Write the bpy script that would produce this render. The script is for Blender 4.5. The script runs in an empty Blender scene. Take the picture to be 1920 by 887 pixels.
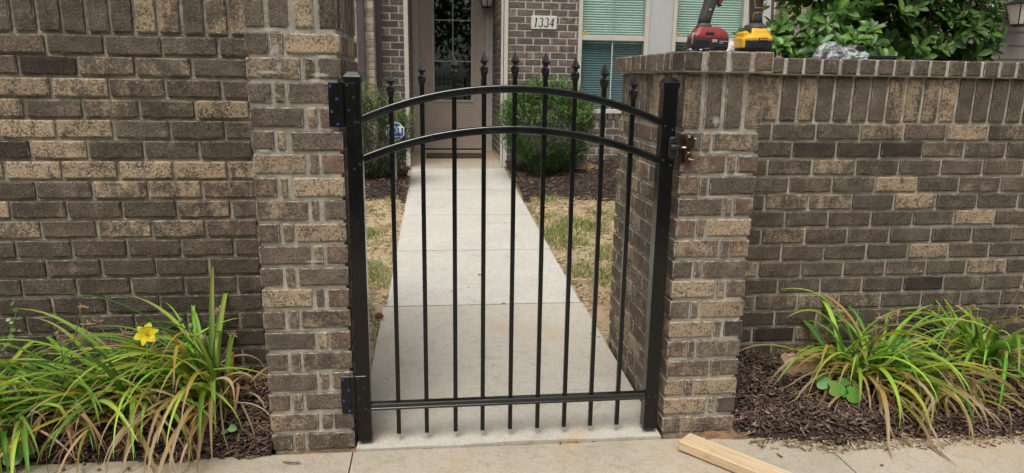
import bpy, math, random
import numpy as np
from mathutils import Matrix, Vector
random.seed(7); rng = np.random.default_rng(11)
S = bpy.context.scene
COL = S.collection
R_ = math.radians

# ------------------------------------------------------------------ camera, sky, sun, exposure
cd = bpy.data.cameras.new('camera'); cam = bpy.data.objects.new('camera', cd); COL.objects.link(cam)
cd.sensor_width = 36; cd.lens = 1303.28 / 1920 * 36; cd.clip_start = .05; cd.clip_end = 2000
_r, _u, _f = Vector((0.99379168, -0.11039126, 0.01385162)), Vector((0.01109769, 0.22223809, 0.97492927)), Vector((0.11070203, 0.96872287, -0.22208345))
cam.matrix_world = Matrix(((_r.x, _u.x, -_f.x, 0.0), (_r.y, _u.y, -_f.y, -2.35), (_r.z, _u.z, -_f.z, 1.317), (0, 0, 0, 1)))
S.camera = cam
W = bpy.data.worlds.new('World'); S.world = W; W.use_nodes = True
wn = W.node_tree.nodes; wl = W.node_tree.links
SUN_EL, SUN_AZ = R_(61), R_(205)          # azimuth clockwise from +Y (north): behind the camera, a little left
sky = wn.new('ShaderNodeTexSky'); sky.sky_type = 'NISHITA'; sky.sun_disc = False
sky.sun_elevation = SUN_EL; sky.sun_rotation = SUN_AZ
sky.air_density = 1.0; sky.dust_density = 4.0; sky.ozone_density = 1.0
hs = wn.new('ShaderNodeHueSaturation'); hs.inputs['Saturation'].default_value = .2
wl.new(sky.outputs[0], hs.inputs['Color']); wl.new(hs.outputs[0], wn['Background'].inputs[0])
wn['Background'].inputs[1].default_value = .11
sl = bpy.data.lights.new('sun', 'SUN'); sun = bpy.data.objects.new('sun', sl); COL.objects.link(sun)
sl.energy = 1.4; sl.angle = R_(34); sl.color = (1, .95, .88)
sd = Vector((math.sin(SUN_AZ) * math.cos(SUN_EL), math.cos(SUN_AZ) * math.cos(SUN_EL), math.sin(SUN_EL)))
sun.rotation_euler = sd.to_track_quat('Z', 'Y').to_euler()
S.view_settings.view_transform = 'Standard'; S.view_settings.look = 'None'; S.view_settings.gamma = 1
S.view_settings.exposure = 0.53
S.cycles.use_denoising = True; S.cycles.use_adaptive_sampling = True; S.cycles.adaptive_threshold = .015
S.cycles.max_bounces = 5; S.cycles.diffuse_bounces = 3; S.cycles.glossy_bounces = 3; S.cycles.transparent_max_bounces = 10
S.cycles.caustics_reflective = False; S.cycles.caustics_refractive = False

# ------------------------------------------------------------------ material helpers
class N:
    def __init__(s, name):
        s.m = bpy.data.materials.new(name); s.m.use_nodes = True
        s.t = s.m.node_tree; s.b = s.t.nodes['Principled BSDF']; s.out = s.t.nodes['Material Output']
    def n(s, typ, **kw):
        x = s.t.nodes.new(typ)
        for k, v in kw.items(): setattr(x, k, v)
        return x
    def l(s, a, b): s.t.links.new(a, b)
    def set(s, node, **kw):
        for k, v in kw.items(): node.inputs[k.replace('_', ' ')].default_value = v
    def noise(s, vec, scale, detail=4, rough=.55, dist=0):
        x = s.n('ShaderNodeTexNoise'); s.set(x, Scale=scale, Detail=detail, Roughness=rough, Distortion=dist)
        if vec is not None: s.l(vec, x.inputs['Vector'])
        return x.outputs['Fac']
    def math(s, op, a, b=None, clamp=False):
        x = s.n('ShaderNodeMath', operation=op, use_clamp=clamp)
        for i, v in enumerate((a, b)):
            if v is None: continue
            if hasattr(v, 'links'): s.l(v, x.inputs[i])
            else: x.inputs[i].default_value = v
        return x.outputs[0]
    def ramp(s, fac, stops):
        x = s.n('ShaderNodeValToRGB'); e = x.color_ramp.elements
        while len(e) < len(stops): e.new(.5)
        for k, (p, c) in enumerate(stops):
            e[k].position = p; e[k].color = (*c, 1) if len(c) == 3 else c
        s.l(fac, x.inputs[0]); return x.outputs[0]
    def sm(s, fac, lo, hi):
        x = s.n('ShaderNodeMapRange', interpolation_type='SMOOTHSTEP'); s.l(fac, x.inputs[0])
        x.inputs[1].default_value = lo; x.inputs[2].default_value = hi; return x.outputs[0]
    def mix(s, fac, a, b, typ='MIX'):
        x = s.n('ShaderNodeMix', data_type='RGBA', blend_type=typ)
        for i, v in ((0, fac), (6, a), (7, b)):
            if hasattr(v, 'links'): s.l(v, x.inputs[i])
            else: x.inputs[i].default_value = v if i == 0 else (*v, 1)[:4]
        return x.outputs[2]
    def bump(s, h, strength=.5, dist=.01):
        x = s.n('ShaderNodeBump'); s.set(x, Strength=strength, Distance=dist); s.l(h, x.inputs['Height'])
        s.l(x.outputs[0], s.b.inputs['Normal']); return x
    def col(s, c):
        if hasattr(c, 'links'): s.l(c, s.b.inputs['Base Color'])
        else: s.b.inputs['Base Color'].default_value = (*c, 1)
    def obj(s): return s.n('ShaderNodeTexCoord').outputs['Object']
    def mapped(s, vec, scale):
        x = s.n('ShaderNodeMapping'); x.inputs['Scale'].default_value = scale; s.l(vec, x.inputs[0]); return x.outputs[0]

def plain(name, c, rough=.6, metal=0, var=.12, scale=30, bump=.15, bdist=.002, coat=0):
    a = N(name); o = a.obj(); f = a.noise(o, scale, 6)
    a.col(a.mix(a.sm(f, .3, .7), tuple(x * (1 - var) for x in c), tuple(min(1, x * (1 + var)) for x in c)))
    a.set(a.b, Roughness=rough, Metallic=metal)
    if coat: a.b.inputs['Coat Weight'].default_value = coat; a.b.inputs['Coat Roughness'].default_value = .12
    if bump: a.bump(a.noise(o, scale * 6, 4), bump, bdist)
    return a.m

MORTAR_C = (.36, .335, .275)
def make_brick(name, dark=(.086, .068, .053), dark2=(.142, .112, .086), tan=(.42, .318, .212), red=(.17, .083, .06), mortar=MORTAR_C, smear=1.0, fine=1.0):
    a = N(name)
    oi = a.n('ShaderNodeObjectInfo'); sep = a.n('ShaderNodeSeparateColor'); a.l(oi.outputs['Color'], sep.inputs[0])
    tanv, val, redv = sep.outputs[0], sep.outputs[1], sep.outputs[2]
    o = a.obj(); off = a.n('ShaderNodeVectorMath', operation='MULTIPLY_ADD')
    cmb = a.n('ShaderNodeCombineXYZ')
    for i in range(3): a.l(oi.outputs['Random'], cmb.inputs[i])
    off.inputs[1].default_value = (37, 91, 53); a.l(cmb.outputs[0], off.inputs[0]); a.l(o, off.inputs[2]); v = off.outputs[0]
    blotch = a.noise(v, 16, 3, .5); drag = a.noise(a.mapped(v, (46, 46, 9)), 1, 4, .6); grain = a.noise(v, 155 * fine, 2, .65)
    spots = a.noise(v, 85 * fine, 3, .65)
    t = a.math('ADD', a.math('MULTIPLY', blotch, .55), a.math('MULTIPLY', drag, .45))
    t = a.math('ADD', t, a.math('MULTIPLY', a.math('SUBTRACT', spots, .5), .55))
    t = a.math('ADD', t, a.math('MULTIPLY', a.math('SUBTRACT', tanv, .44), .56))
    tm = a.math('MULTIPLY', a.sm(t, .40, .66), .92)
    pits = a.noise(v, 125 * fine, 3, .75); tm = a.math('MULTIPLY', tm, a.sm(a.math('ADD', pits, a.math('MULTIPLY', a.math('SUBTRACT', a.noise(v, 22, 2), .5), .55)), .36, .50))
    base = a.mix(a.sm(blotch, .3, .7), dark, dark2)
    base = a.mix(a.math('MULTIPLY', redv, .65), base, red)
    c = a.mix(tm, base, tan)
    c = a.mix(a.math('MULTIPLY', a.sm(grain, .56, .72), .42), c, (.36, .30, .24))
    c = a.mix(a.math('MULTIPLY', a.sm(grain, .47, .32), .75), c, (.024, .021, .017))
    mv = a.n('ShaderNodeVectorMath', operation='SCALE'); a.l(c, mv.inputs[0]); a.l(a.math('MULTIPLY', val, 1.0), mv.inputs['Scale'])
    at = a.n('ShaderNodeAttribute', attribute_name='edge')
    e = a.math('ADD', a.math('MULTIPLY', at.outputs['Fac'], .62), a.math('MULTIPLY', a.noise(v, 45, 4, .65), .75))
    em = a.math('MULTIPLY', a.sm(e, .90 - .06 * (smear > 1), 1.08), min(.9, .75 * smear))
    c2 = a.mix(em, mv.outputs[0], mortar)
    stain = a.math('MULTIPLY', a.sm(a.noise(v, 9, 4, .7), .66, .8), .28)
    c2 = a.mix(stain, c2, (.4, .38, .35))
    a.col(c2); a.set(a.b, Roughness=.92); a.b.inputs['Specular IOR Level'].default_value = .25
    h = a.math('ADD', a.math('MULTIPLY', grain, .5), a.math('ADD', a.math('MULTIPLY', drag, .9), a.math('MULTIPLY', spots, .8)))
    a.bump(h, .8, .006)
    return a.m

def make_mortar(name, c=MORTAR_C, dirt=(.16, .14, .105)):
    a = N(name); o = a.obj()
    f = a.noise(o, 11, 5, .65); g = a.noise(o, 260, 3, .7); k = a.noise(o, 55, 4, .6)
    x = a.mix(a.sm(f, .38, .68), dirt, c)
    x = a.mix(a.math('MULTIPLY', a.sm(g, .5, .7), .4), x, tuple(min(1, q * 1.5) for q in c))
    a.col(x); a.set(a.b, Roughness=.95)
    a.bump(a.math('ADD', a.math('MULTIPLY', k, 1.2), g), .8, .006); return a.m

def make_concrete(name, c, c2, rust=None, broom=None):
    a = N(name); o = a.obj()
    f = a.noise(o, 1.7, 6, .62); g = a.noise(o, 105, 2, .6); k = a.noise(o, 22, 6, .7)
    x = a.mix(a.sm(f, .3, .7), c, c2)
    x = a.mix(a.math('MULTIPLY', a.sm(k, .48, .66), .42), x, tuple(q * .70 for q in c))
    x = a.mix(a.math('MULTIPLY', a.sm(a.noise(o, 4.3, 6, .7, 1.0), .54, .72), .38), x, tuple(q * .62 for q in c))
    if rust: x = a.mix(a.math('MULTIPLY', a.sm(a.noise(o, 3.1, 5, .6, .6), .52, .74), .6), x, rust)
    x = a.mix(a.math('MULTIPLY', a.sm(g, .54, .68), .36), x, tuple(q * .6 for q in c))
    x = a.mix(a.math('MULTIPLY', a.sm(g, .46, .34), .4), x, tuple(min(1, q * 1.35) for q in c))
    a.col(x); a.set(a.b, Roughness=.88)
    h = a.math('ADD', g, a.math('MULTIPLY', k, .8))
    if broom: h = a.math('ADD', h, a.math('MULTIPLY', a.noise(a.mapped(o, broom), 1, 3), .9))
    a.bump(h, .35, .003); return a.m

def make_leaf(name, rough=.42, trans=.3, var=.35, spec=.4):
    a = N(name); at = a.n('ShaderNodeAttribute', attribute_name='tint'); oi = a.n('ShaderNodeObjectInfo')
    o = a.obj(); f = a.noise(o, 60, 3)
    hv = a.n('ShaderNodeHueSaturation'); a.l(at.outputs['Color'], hv.inputs['Color'])
    a.l(a.math('ADD', a.math('MULTIPLY', oi.outputs['Random'], var), 1 - var / 2 - .08), hv.inputs['Value'])
    c = a.mix(a.math('MULTIPLY', a.sm(f, .35, .7), .3), hv.outputs[0], (.05, .07, .012), 'MULTIPLY') if 0 else hv.outputs[0]
    a.col(c); a.set(a.b, Roughness=rough); a.b.inputs['Specular IOR Level'].default_value = spec
    tr = a.n('ShaderNodeBsdfTranslucent'); a.l(c, tr.inputs[0]); mx = a.n('ShaderNodeMixShader'); mx.inputs[0].default_value = trans
    a.l(a.b.outputs[0], mx.inputs[1]); a.l(tr.outputs[0], mx.inputs[2]); a.l(mx.outputs[0], a.out.inputs[0])
    a.bump(a.noise(o, 240, 2), .08, .001)
    return a.m

def make_tint(name, rough=.9, spec=.2):
    a = N(name); at = a.n('ShaderNodeAttribute', attribute_name='tint'); a.col(at.outputs['Color'])
    a.set(a.b, Roughness=rough); a.b.inputs['Specular IOR Level'].default_value = spec; a.bump(a.noise(a.obj(), 300, 3), .4, .002); return a.m

def make_glass(name, tint, dark=1.0, extra=0.0):
    a = N(name); tr = a.n('ShaderNodeBsdfTransparent'); tr.inputs[0].default_value = (*tint, 1)
    gl = a.n('ShaderNodeBsdfGlossy'); gl.inputs['Roughness'].default_value = .02; gl.inputs[0].default_value = (.9, .95, .95, 1)
    fr = a.n('ShaderNodeLayerWeight'); mx = a.n('ShaderNodeMixShader')
    a.l(a.math('ADD', a.math('POWER', fr.outputs['Facing'], 4.0), .065 + extra, True), mx.inputs[0])
    a.l(tr.outputs[0], mx.inputs[1]); a.l(gl.outputs[0], mx.inputs[2]); a.l(mx.outputs[0], a.out.inputs[0]); a.t.nodes.remove(a.b); return a.m

M = {}
M['brick'] = make_brick('brown_brick')
M['brick_pillar'] = make_brick('pillar_brick', dark=(.105, .083, .065), dark2=(.165, .13, .10), tan=(.40, .305, .205), red=(.19, .11, .08), smear=1.25, mortar=(.45, .425, .36))
M['brick_house'] = make_brick('house_brick', dark=(.105, .086, .076), dark2=(.155, .128, .112), smear=.8, mortar=(.56, .53, .47), tan=(.36, .28, .22))
M['brick_tan'] = make_brick('tan_brick', dark=(.30, .23, .17), dark2=(.42, .33, .25), tan=(.56, .46, .36), smear=.5, mortar=(.45, .42, .36))
M['mortar_pillar'] = make_mortar('pillar_mortar', (.51, .48, .41), (.31, .28, .225))
M['mortar_wall'] = make_mortar('wall_mortar', (.43, .39, .30), (.18, .158, .118))
M['mortar_right'] = make_mortar('right_wall_mortar', (.56, .52, .43), (.31, .28, .22))
M['mortar_house'] = make_mortar('house_mortar', (.60, .565, .50), (.46, .43, .37))
M['sidewalk'] = make_concrete('sidewalk_concrete', (.385, .335, .255), (.465, .405, .315), (.45, .33, .20), (9, 130, 9))
M['walk'] = make_concrete('walk_concrete', (.51, .492, .435), (.57, .55, .49), (.46, .41, .32), (130, 9, 9))
M['walk_front'] = make_concrete('worn_walk_concrete', (.475, .44, .37), (.53, .495, .42), (.47, .34, .21), (130, 9, 9))
M['porch'] = make_concrete('porch_concrete', (.42, .35, .26), (.48, .41, .31))
M['black'] = plain('black_powder_coat', (.003, .0032, .0035), .16, 0, .2, 40, .05, .0004, 0)
M['black'].node_tree.nodes['Principled BSDF'].inputs['Specular IOR Level'].default_value = .42
M['black_gloss'] = plain('black_gloss_rail', (.003, .0032, .0035), .13, 0, .2, 40, .03, .0003, 0)
M['black_gloss'].node_tree.nodes['Principled BSDF'].inputs['Specular IOR Level'].default_value = .85
for _m in (M['black'], M['black_gloss']):
    _t = _m.node_tree; _b = _t.nodes['Principled BSDF']; _tc = _t.nodes.new('ShaderNodeTexCoord'); _nz = _t.nodes.new('ShaderNodeTexNoise'); _nz.inputs['Scale'].default_value = 9; _nz.inputs['Detail'].default_value = 8; _nz.inputs['Roughness'].default_value = .7
    _mr = _t.nodes.new('ShaderNodeMapRange'); _mr.inputs[1].default_value = .38; _mr.inputs[2].default_value = .68; _mr.inputs[3].default_value = .12; _mr.inputs[4].default_value = .36
    _t.links.new(_tc.outputs['Object'], _nz.inputs['Vector']); _t.links.new(_nz.outputs['Fac'], _mr.inputs[0]); _t.links.new(_mr.outputs[0], _b.inputs['Roughness'])
M['black_finial'] = plain('black_cast_finial', (.004, .004, .0045), .42, 0, .2, 40, .1, .0005, 0)
M['black_finial'].node_tree.nodes['Principled BSDF'].inputs['Specular IOR Level'].default_value = .32
M['black_matte'] = plain('black_plastic', (.014, .014, .015), .5, 0, .2, 60, .2, .001)
M['bronze'] = plain('dark_bronze_metal', (.035, .024, .02), .38, .5, .3, 60, .2, .001)
M['steel'] = plain('zinc_steel', (.6, .58, .54), .3, .9, .1, 80, .1, .0005)
M['copper'] = plain('brass_screw', (.55, .33, .2), .35, .8, .1, 80, .1, .0005)
M['blue_screw'] = plain('blue_screw', (.02, .075, .28), .4, .2, .2, 80, .1, .0005)
M['dark_screw'] = plain('dark_screw', (.05, .05, .052), .35, .6, .2, 80, .1, .0005)
M['trim'] = plain('cream_trim_paint', (.56, .52, .45), .55, 0, .05, 8, .1, .001)
M['white_panel'] = plain('white_panel_paint', (.48, .49, .475), .6, 0, .04, 8, .1, .001)
M['jamb'] = plain('grey_jamb_paint', (.55, .53, .49), .55, 0, .06, 8, .1, .001)
M['door'] = plain('taupe_door_paint', (.52, .43, .365), .5, 0, .05, 7, .12, .001)
M['muntin'] = plain('pale_muntin', (.55, .57, .52), .5, 0, .05, 8, .1, .001)
M['spout'] = plain('dark_downspout', (.085, .075, .077), .5, .1, .1, 10, .1, .001)
M['glass_door'] = make_glass('door_glass', (.25, .28, .27), extra=.06)
M['glass_up'] = make_glass('teal_glass', (.74, .90, .86), extra=.0)
M['glass_low'] = make_glass('low_glass', (.40, .52, .54), extra=.0)
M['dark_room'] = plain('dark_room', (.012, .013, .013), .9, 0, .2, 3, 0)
M['blind'] = plain('pale_blind', (.80, .80, .76), .6, 0, .05, 5, .05)
M['siding'] = plain('grey_lap_siding', (.165, .155, .140), .6, 0, .07, 6, .2, .001)
M['siding_trim'] = plain('grey_trim', (.21, .19, .17), .55, 0, .06, 8, .1)
M['lamp_black'] = plain('lantern_black', (.012, .012, .013), .45, .2, .2, 40, .1)
M['lamp_glass'] = plain('frosted_lamp_glass', (.52, .50, .46), .3, 0, .08, 20, .05)
M['plaque'] = plain('plaque_stone', (.62, .60, .55), .6, 0, .06, 30, .1)
M['ink'] = plain('black_numeral', (.012, .012, .013), .5, 0, .1, 40, 0)
M['mat'] = plain('brown_coir', (.075, .045, .032), .95, 0, .5, 60, .9, .006)
M['blue_sign'] = plain('blue_sign_face', (.012, .12, .44), .4, 0, .06, 20, 0)
M['white_paint'] = plain('white_sign_paint', (.78, .78, .76), .45, 0, .04, 20, 0)
M['yellow_sticker'] = plain('yellow_sticker', (.75, .48, .06), .45, 0, .08, 40, 0)
M['red_plastic'] = plain('red_plastic', (.27, .036, .03), .42, 0, .12, 40, .15, .001)
M['grey_rubber'] = plain('grey_rubber', (.05, .051, .055), .6, 0, .25, 60, .3, .001)
M['brown_plastic'] = plain('dark_brown_plastic', (.035, .027, .026), .42, 0, .25, 50, .2, .001)
M['yellow_plastic'] = plain('yellow_plastic', (.74, .42, .015), .38, 0, .08, 40, .12, .001)
M['orange_line'] = plain('orange_line', (.62, .30, .05), .5, 0, .1, 40, 0)
M['label_grey'] = plain('label_grey', (.42, .40, .39), .5, 0, .1, 60, 0)
M['cloth'] = plain('white_plastic_film', (.66, .66, .65), .4, 0, .1, 30, .4, .004)
M['soil_and_shade'] = plain('dark_soil_and_shade', (.035, .025, .019), .95, 0, .4, 25, .9, .01)
M['leaf'] = make_leaf('broad_leaf', .36, .25, .5, .5)
M['foliage'] = make_leaf('small_leaf', .45, .28, .1)
M['blade'] = make_leaf('daylily_blade', .45, .42, .3)
M['dry'] = make_leaf('dry_blade', .8, .2, .4, .15)
M['grass'] = make_leaf('grass_blade', .6, .3, .1, .2)
M['petal'] = make_leaf('yellow_petal', .55, .45, .1, .2)
M['chips'] = make_tint('mulch_chips')
M['bark'] = plain('bark', (.12, .085, .06), .9, 0, .35, 30, .9, .01)
M['stem'] = plain('brown_stem', (.15, .10, .06), .8, 0, .3, 60, .4, .002)
M['green_stem'] = plain('green_stem', (.13, .22, .05), .6, 0, .3, 60, .2, .002)
M['rock'] = plain('tan_rock', (.33, .22, .13), .9, 0, .35, 14, .9, .01)
M['chip_red'] = plain('red_brick_chip', (.16, .07, .05), .9, 0, .3, 40, .8, .005)
def make_wood():
    a = N('pine_board'); o = a.obj(); g = a.noise(a.mapped(o, (3, 55, 55)), 1, 5, .6, .8); f = a.noise(o, 14, 3)
    c = a.ramp(g, [(.3, (.44, .31, .17)), (.5, (.60, .45, .28)), (.7, (.70, .56, .38))])
    c = a.mix(a.math('MULTIPLY', a.sm(f, .6, .8), .4), c, (.36, .24, .13)); a.col(c); a.set(a.b, Roughness=.75); a.bump(g, .35, .003); return a.m
M['wood'] = make_wood()
def make_barkpiece():
    a = N('torn_bark'); o = a.obj(); g = a.noise(a.mapped(o, (12, 70, 70)), 1, 5, .7)
    a.col(a.ramp(g, [(.3, (.22, .12, .075)), (.5, (.42, .26, .16)), (.7, (.55, .38, .26))])); a.set(a.b, Roughness=.9); a.bump(g, .8, .006); return a.m
M['barkpiece'] = make_barkpiece()
def make_lawn():
    a = N('clay_lawn'); o = a.obj(); f = a.noise(o, 2.6, 5, .6, .5); g = a.noise(o, 45, 5, .7); k = a.noise(o, 220, 3, .7)
    c = a.mix(a.sm(f, .36, .62), (.53, .37, .235), (.46, .375, .23))
    c = a.mix(a.math('MULTIPLY', a.sm(g, .48, .68), .55), c, (.34, .24, .14))
    c = a.mix(a.math('MULTIPLY', a.sm(k, .52, .7), .5), c, (.68, .54, .37))
    a.col(c); a.set(a.b, Roughness=.95); a.bump(a.math('ADD', g, k), .8, .01); return a.m
M['lawn'] = make_lawn()
M['dirt'] = plain('red_dirt', (.24, .135, .075), .95, 0, .4, 40, .9, .008)
M['far_ground'] = plain('far_grass', (.055, .085, .03), .9, 0, .4, 3, .5, .02)
M['asphalt'] = plain('asphalt', (.05, .05, .05), .9, 0, .25, 40, .6, .004)

# ------------------------------------------------------------------ mesh helpers
WPOS = {}
class MB:
    def __init__(s): s.v = []; s.f = []; s.c = []; s.tint = None
    def add(s, vs, fs, tint=None):
        b = len(s.v); s.v += [tuple(x) for x in vs]; s.f += [tuple(b + i for i in f) for f in fs]
        if tint is not None: s.c += ([tint] * len(vs) if not isinstance(tint[0], (tuple, list)) else list(tint))
        return s
    def box(s, x0, x1, y0, y1, z0, z1, b=.002, T=None):
        b = min(b, .45 * min(x1 - x0, y1 - y0, z1 - z0)); vs = []; idx = {}
        for i, (X, sx) in enumerate(((x0, 1), (x1, -1))):
            for j, (Y, sy) in enumerate(((y0, 1), (y1, -1))):
                for k, (Z, sz) in enumerate(((z0, 1), (z1, -1))):
                    idx[i, j, k, 0] = len(vs); vs.append((X, Y + sy * b, Z + sz * b))
                    idx[i, j, k, 1] = len(vs); vs.append((X + sx * b, Y, Z + sz * b))
                    idx[i, j, k, 2] = len(vs); vs.append((X + sx * b, Y + sy * b, Z))
        fs = []
        for i in (0, 1):
            q = [idx[i, 0, 0, 0], idx[i, 1, 0, 0], idx[i, 1, 1, 0], idx[i, 0, 1, 0]]; fs.append(q[::-1] if i == 0 else q)
            q = [idx[0, i, 0, 1], idx[1, i, 0, 1], idx[1, i, 1, 1], idx[0, i, 1, 1]]; fs.append(q if i == 0 else q[::-1])
            q = [idx[0, 0, i, 2], idx[1, 0, i, 2], idx[1, 1, i, 2], idx[0, 1, i, 2]]; fs.append(q[::-1] if i == 0 else q)
        for i in (0, 1):
            for j in (0, 1):
                fs.append([idx[i, j, 0, 0], idx[i, j, 1, 0], idx[i, j, 1, 1], idx[i, j, 0, 1]])
                fs.append([idx[i, 0, j, 0], idx[i, 1, j, 0], idx[i, 1, j, 2], idx[i, 0, j, 2]])
                fs.append([idx[0, i, j, 1], idx[1, i, j, 1], idx[1, i, j, 2], idx[0, i, j, 2]])
                for k in (0, 1): fs.append([idx[i, j, k, 0], idx[i, j, k, 1], idx[i, j, k, 2]])
        if T is not None: vs = [T @ Vector(v) for v in vs]
        return s.add(vs, fs)
    def rings(s, rings, cap=True, closed=True, tint=None):
        n = len(rings[0]); vs = [p for r in rings for p in r]; fs = []
        for i in range(len(rings) - 1):
            for j in range(n if closed else n - 1):
                k = (j + 1) % n; fs.append((i * n + j, i * n + k, (i + 1) * n + k, (i + 1) * n + j))
        if cap: fs.append(tuple(range(n))[::-1]); fs.append(tuple((len(rings) - 1) * n + j for j in range(n)))
        return s.add(vs, fs, tint)
    def tube(s, pts, rad, n=8, tint=None):
        pts = [Vector(p) for p in pts]; rr = rad if isinstance(rad, (list, tuple)) else [rad] * len(pts); rings = []
        ref = Vector((0, 0, 1))
        d0 = (pts[-1] - pts[0]).normalized()
        if abs(d0.z) > .8: ref = Vector((0, 1, 0))
        for i, p in enumerate(pts):
            d = (pts[min(i + 1, len(pts) - 1)] - pts[max(i - 1, 0)]).normalized()
            a = d.cross(ref).normalized(); b = a.cross(d)
            rings.append([p + (a * math.cos(t) + b * math.sin(t)) * rr[i] for t in (2 * math.pi * k / n for k in range(n))])
        return s.rings(rings, tint=tint)
    def loft(s, secs, n=20, e=3.2, axis='z', tint=None):
        # secs: (cx, cy, z, half_w, half_d)
        rings = []
        for (cx, cy, z, w, d) in secs:
            r = []
            for k in range(n):
                t = 2 * math.pi * k / n; c_, s_ = math.cos(t), math.sin(t)
                q = (abs(c_) ** e + abs(s_) ** e) ** (-1 / e)
                x, y = cx + w * c_ * q, cy + d * s_ * q
                r.append((x, y, z) if axis == 'z' else ((z, x, y) if axis == 'x' else (x, z, y)))
            rings.append(r)
        return s.rings(rings, tint=tint)
    def cyl(s, a, b, r, n=14): return s.tube([a, b], r, n)
    def stroke(s, pts, w, y0, y1):
        # flat letter stroke in the XZ plane between depths y0 (front) and y1
        pts = [Vector((p[0], 0, p[1])) for p in pts]; L = []; Rr = []
        for i, p in enumerate(pts):
            d = (pts[min(i + 1, len(pts) - 1)] - pts[max(i - 1, 0)]).normalized(); nrm = Vector((-d.z, 0, d.x))
            ww = w[i] if isinstance(w, (list, tuple)) else w
            L.append(p + nrm * ww / 2); Rr.append(p - nrm * ww / 2)
        rings = [[(a.x, y0, a.z), (b.x, y0, b.z), (b.x, y1, b.z), (a.x, y1, a.z)] for a, b in zip(L, Rr)]
        return s.rings(rings)
    def mesh(s, name, off=(0, 0, 0), smooth=False):
        me = bpy.data.meshes.new(name)
        me.from_pydata([(x - off[0], y - off[1], z - off[2]) for x, y, z in s.v], [], s.f)
        if s.c:
            ca = me.color_attributes.new('tint', 'FLOAT_COLOR', 'POINT')
            ca.data.foreach_set('color', np.array([(*c[:3], 1) for c in s.c], dtype=np.float32).ravel())
        if smooth: me.polygons.foreach_set('use_smooth', [True] * len(me.polygons))
        me.update(); return me

def link(name, me, mat, parent=None, loc=(0, 0, 0), kind=None, label=None):
    o = bpy.data.objects.new(name, me); COL.objects.link(o); o.location = loc
    if mat is not None and not me.materials: me.materials.append(M[mat] if isinstance(mat, str) else mat)
    if parent is not None: o.parent = parent
    if kind: o['kind'] = kind
    if label: o['label'] = label
    return o
def thing(name, label, cat, loc=(0, 0, 0), group=None):
    o = bpy.data.objects.new(name, None); COL.objects.link(o); o.location = loc; o.empty_display_size = .1
    o['label'] = label; o['category'] = cat
    if group: o['group'] = group
    WPOS[o.name] = tuple(loc); return o
def tag(o, label, cat, group=None):
    o['label'] = label; o['category'] = cat
    if group: o['group'] = group
    return o
def part(name, mb, mat, parent, smooth=False, kind=None, label=None):
    off = WPOS.get(parent.name, (0, 0, 0)) if parent else (0, 0, 0)
    o = link(name, mb.mesh(name, off, smooth), mat, parent, kind=kind, label=label)
    WPOS[o.name] = off; return o
def solo(name, mb, mat, label, cat, smooth=False, group=None, base=(0, 0, 0)):
    o = link(name, mb.mesh(name, base, smooth), mat, loc=base); WPOS[o.name] = base; return tag(o, label, cat, group)
def struct(name, mb, mat, smooth=False):
    o = link(name, mb.mesh(name, (0, 0, 0), smooth), mat, kind='structure'); WPOS[o.name] = (0, 0, 0); return o

def big(name, tv, tf, Rm, T, tints, mat, kind='stuff', parent=None, smooth=False):
    """many transformed copies of one template joined in one mesh (numpy)"""
    tv = np.asarray(tv, float); n, k = len(T), len(tv)
    V = np.einsum('nij,kj->nki', Rm, tv) + np.asarray(T)[:, None, :]
    off = WPOS.get(parent.name, (0, 0, 0)) if parent else (0, 0, 0)
    V = (V - np.array(off)).reshape(-1, 3).astype(np.float32)
    me = bpy.data.meshes.new(name); me.vertices.add(n * k); me.vertices.foreach_set('co', V.ravel())
    ls = np.array([len(f) for f in tf]); li = np.array([i for f in tf for i in f])
    LI = (li[None, :] + (np.arange(n) * k)[:, None]).ravel(); LS = np.tile(ls, n)
    me.loops.add(len(LI)); me.loops.foreach_set('vertex_index', LI.astype(np.int32))
    me.polygons.add(len(LS)); me.polygons.foreach_set('loop_start', (np.cumsum(LS) - LS).astype(np.int32))
    ca = me.color_attributes.new('tint', 'FLOAT_COLOR', 'POINT')
    tints = np.asarray(tints, float)
    if tints.ndim == 2: tints = np.repeat(tints[:, None, :], k, 1)
    c4 = np.ones((n * k, 4), np.float32); c4[:, :3] = tints.reshape(-1, 3); ca.data.foreach_set('color', c4.ravel())
    if smooth: me.polygons.foreach_set('use_smooth', [True] * len(LS))
    me.update(calc_edges=True); me.validate()
    o = link(name, me, mat, parent, kind=kind); WPOS[o.name] = off; return o
def frames(d, up):
    d = d / np.linalg.norm(d, axis=1, keepdims=True); s = np.cross(d, up); s /= np.linalg.norm(s, axis=1, keepdims=True) + 1e-9
    u = np.cross(s, d); return np.stack([s, d, u], 2)      # columns: side(x), along(y), normal(z)
def rdir(n, zmin=-1):
    v = rng.normal(size=(n, 3)); v /= np.linalg.norm(v, axis=1, keepdims=True); v[:, 2] = np.maximum(v[:, 2], zmin); return v

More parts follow.
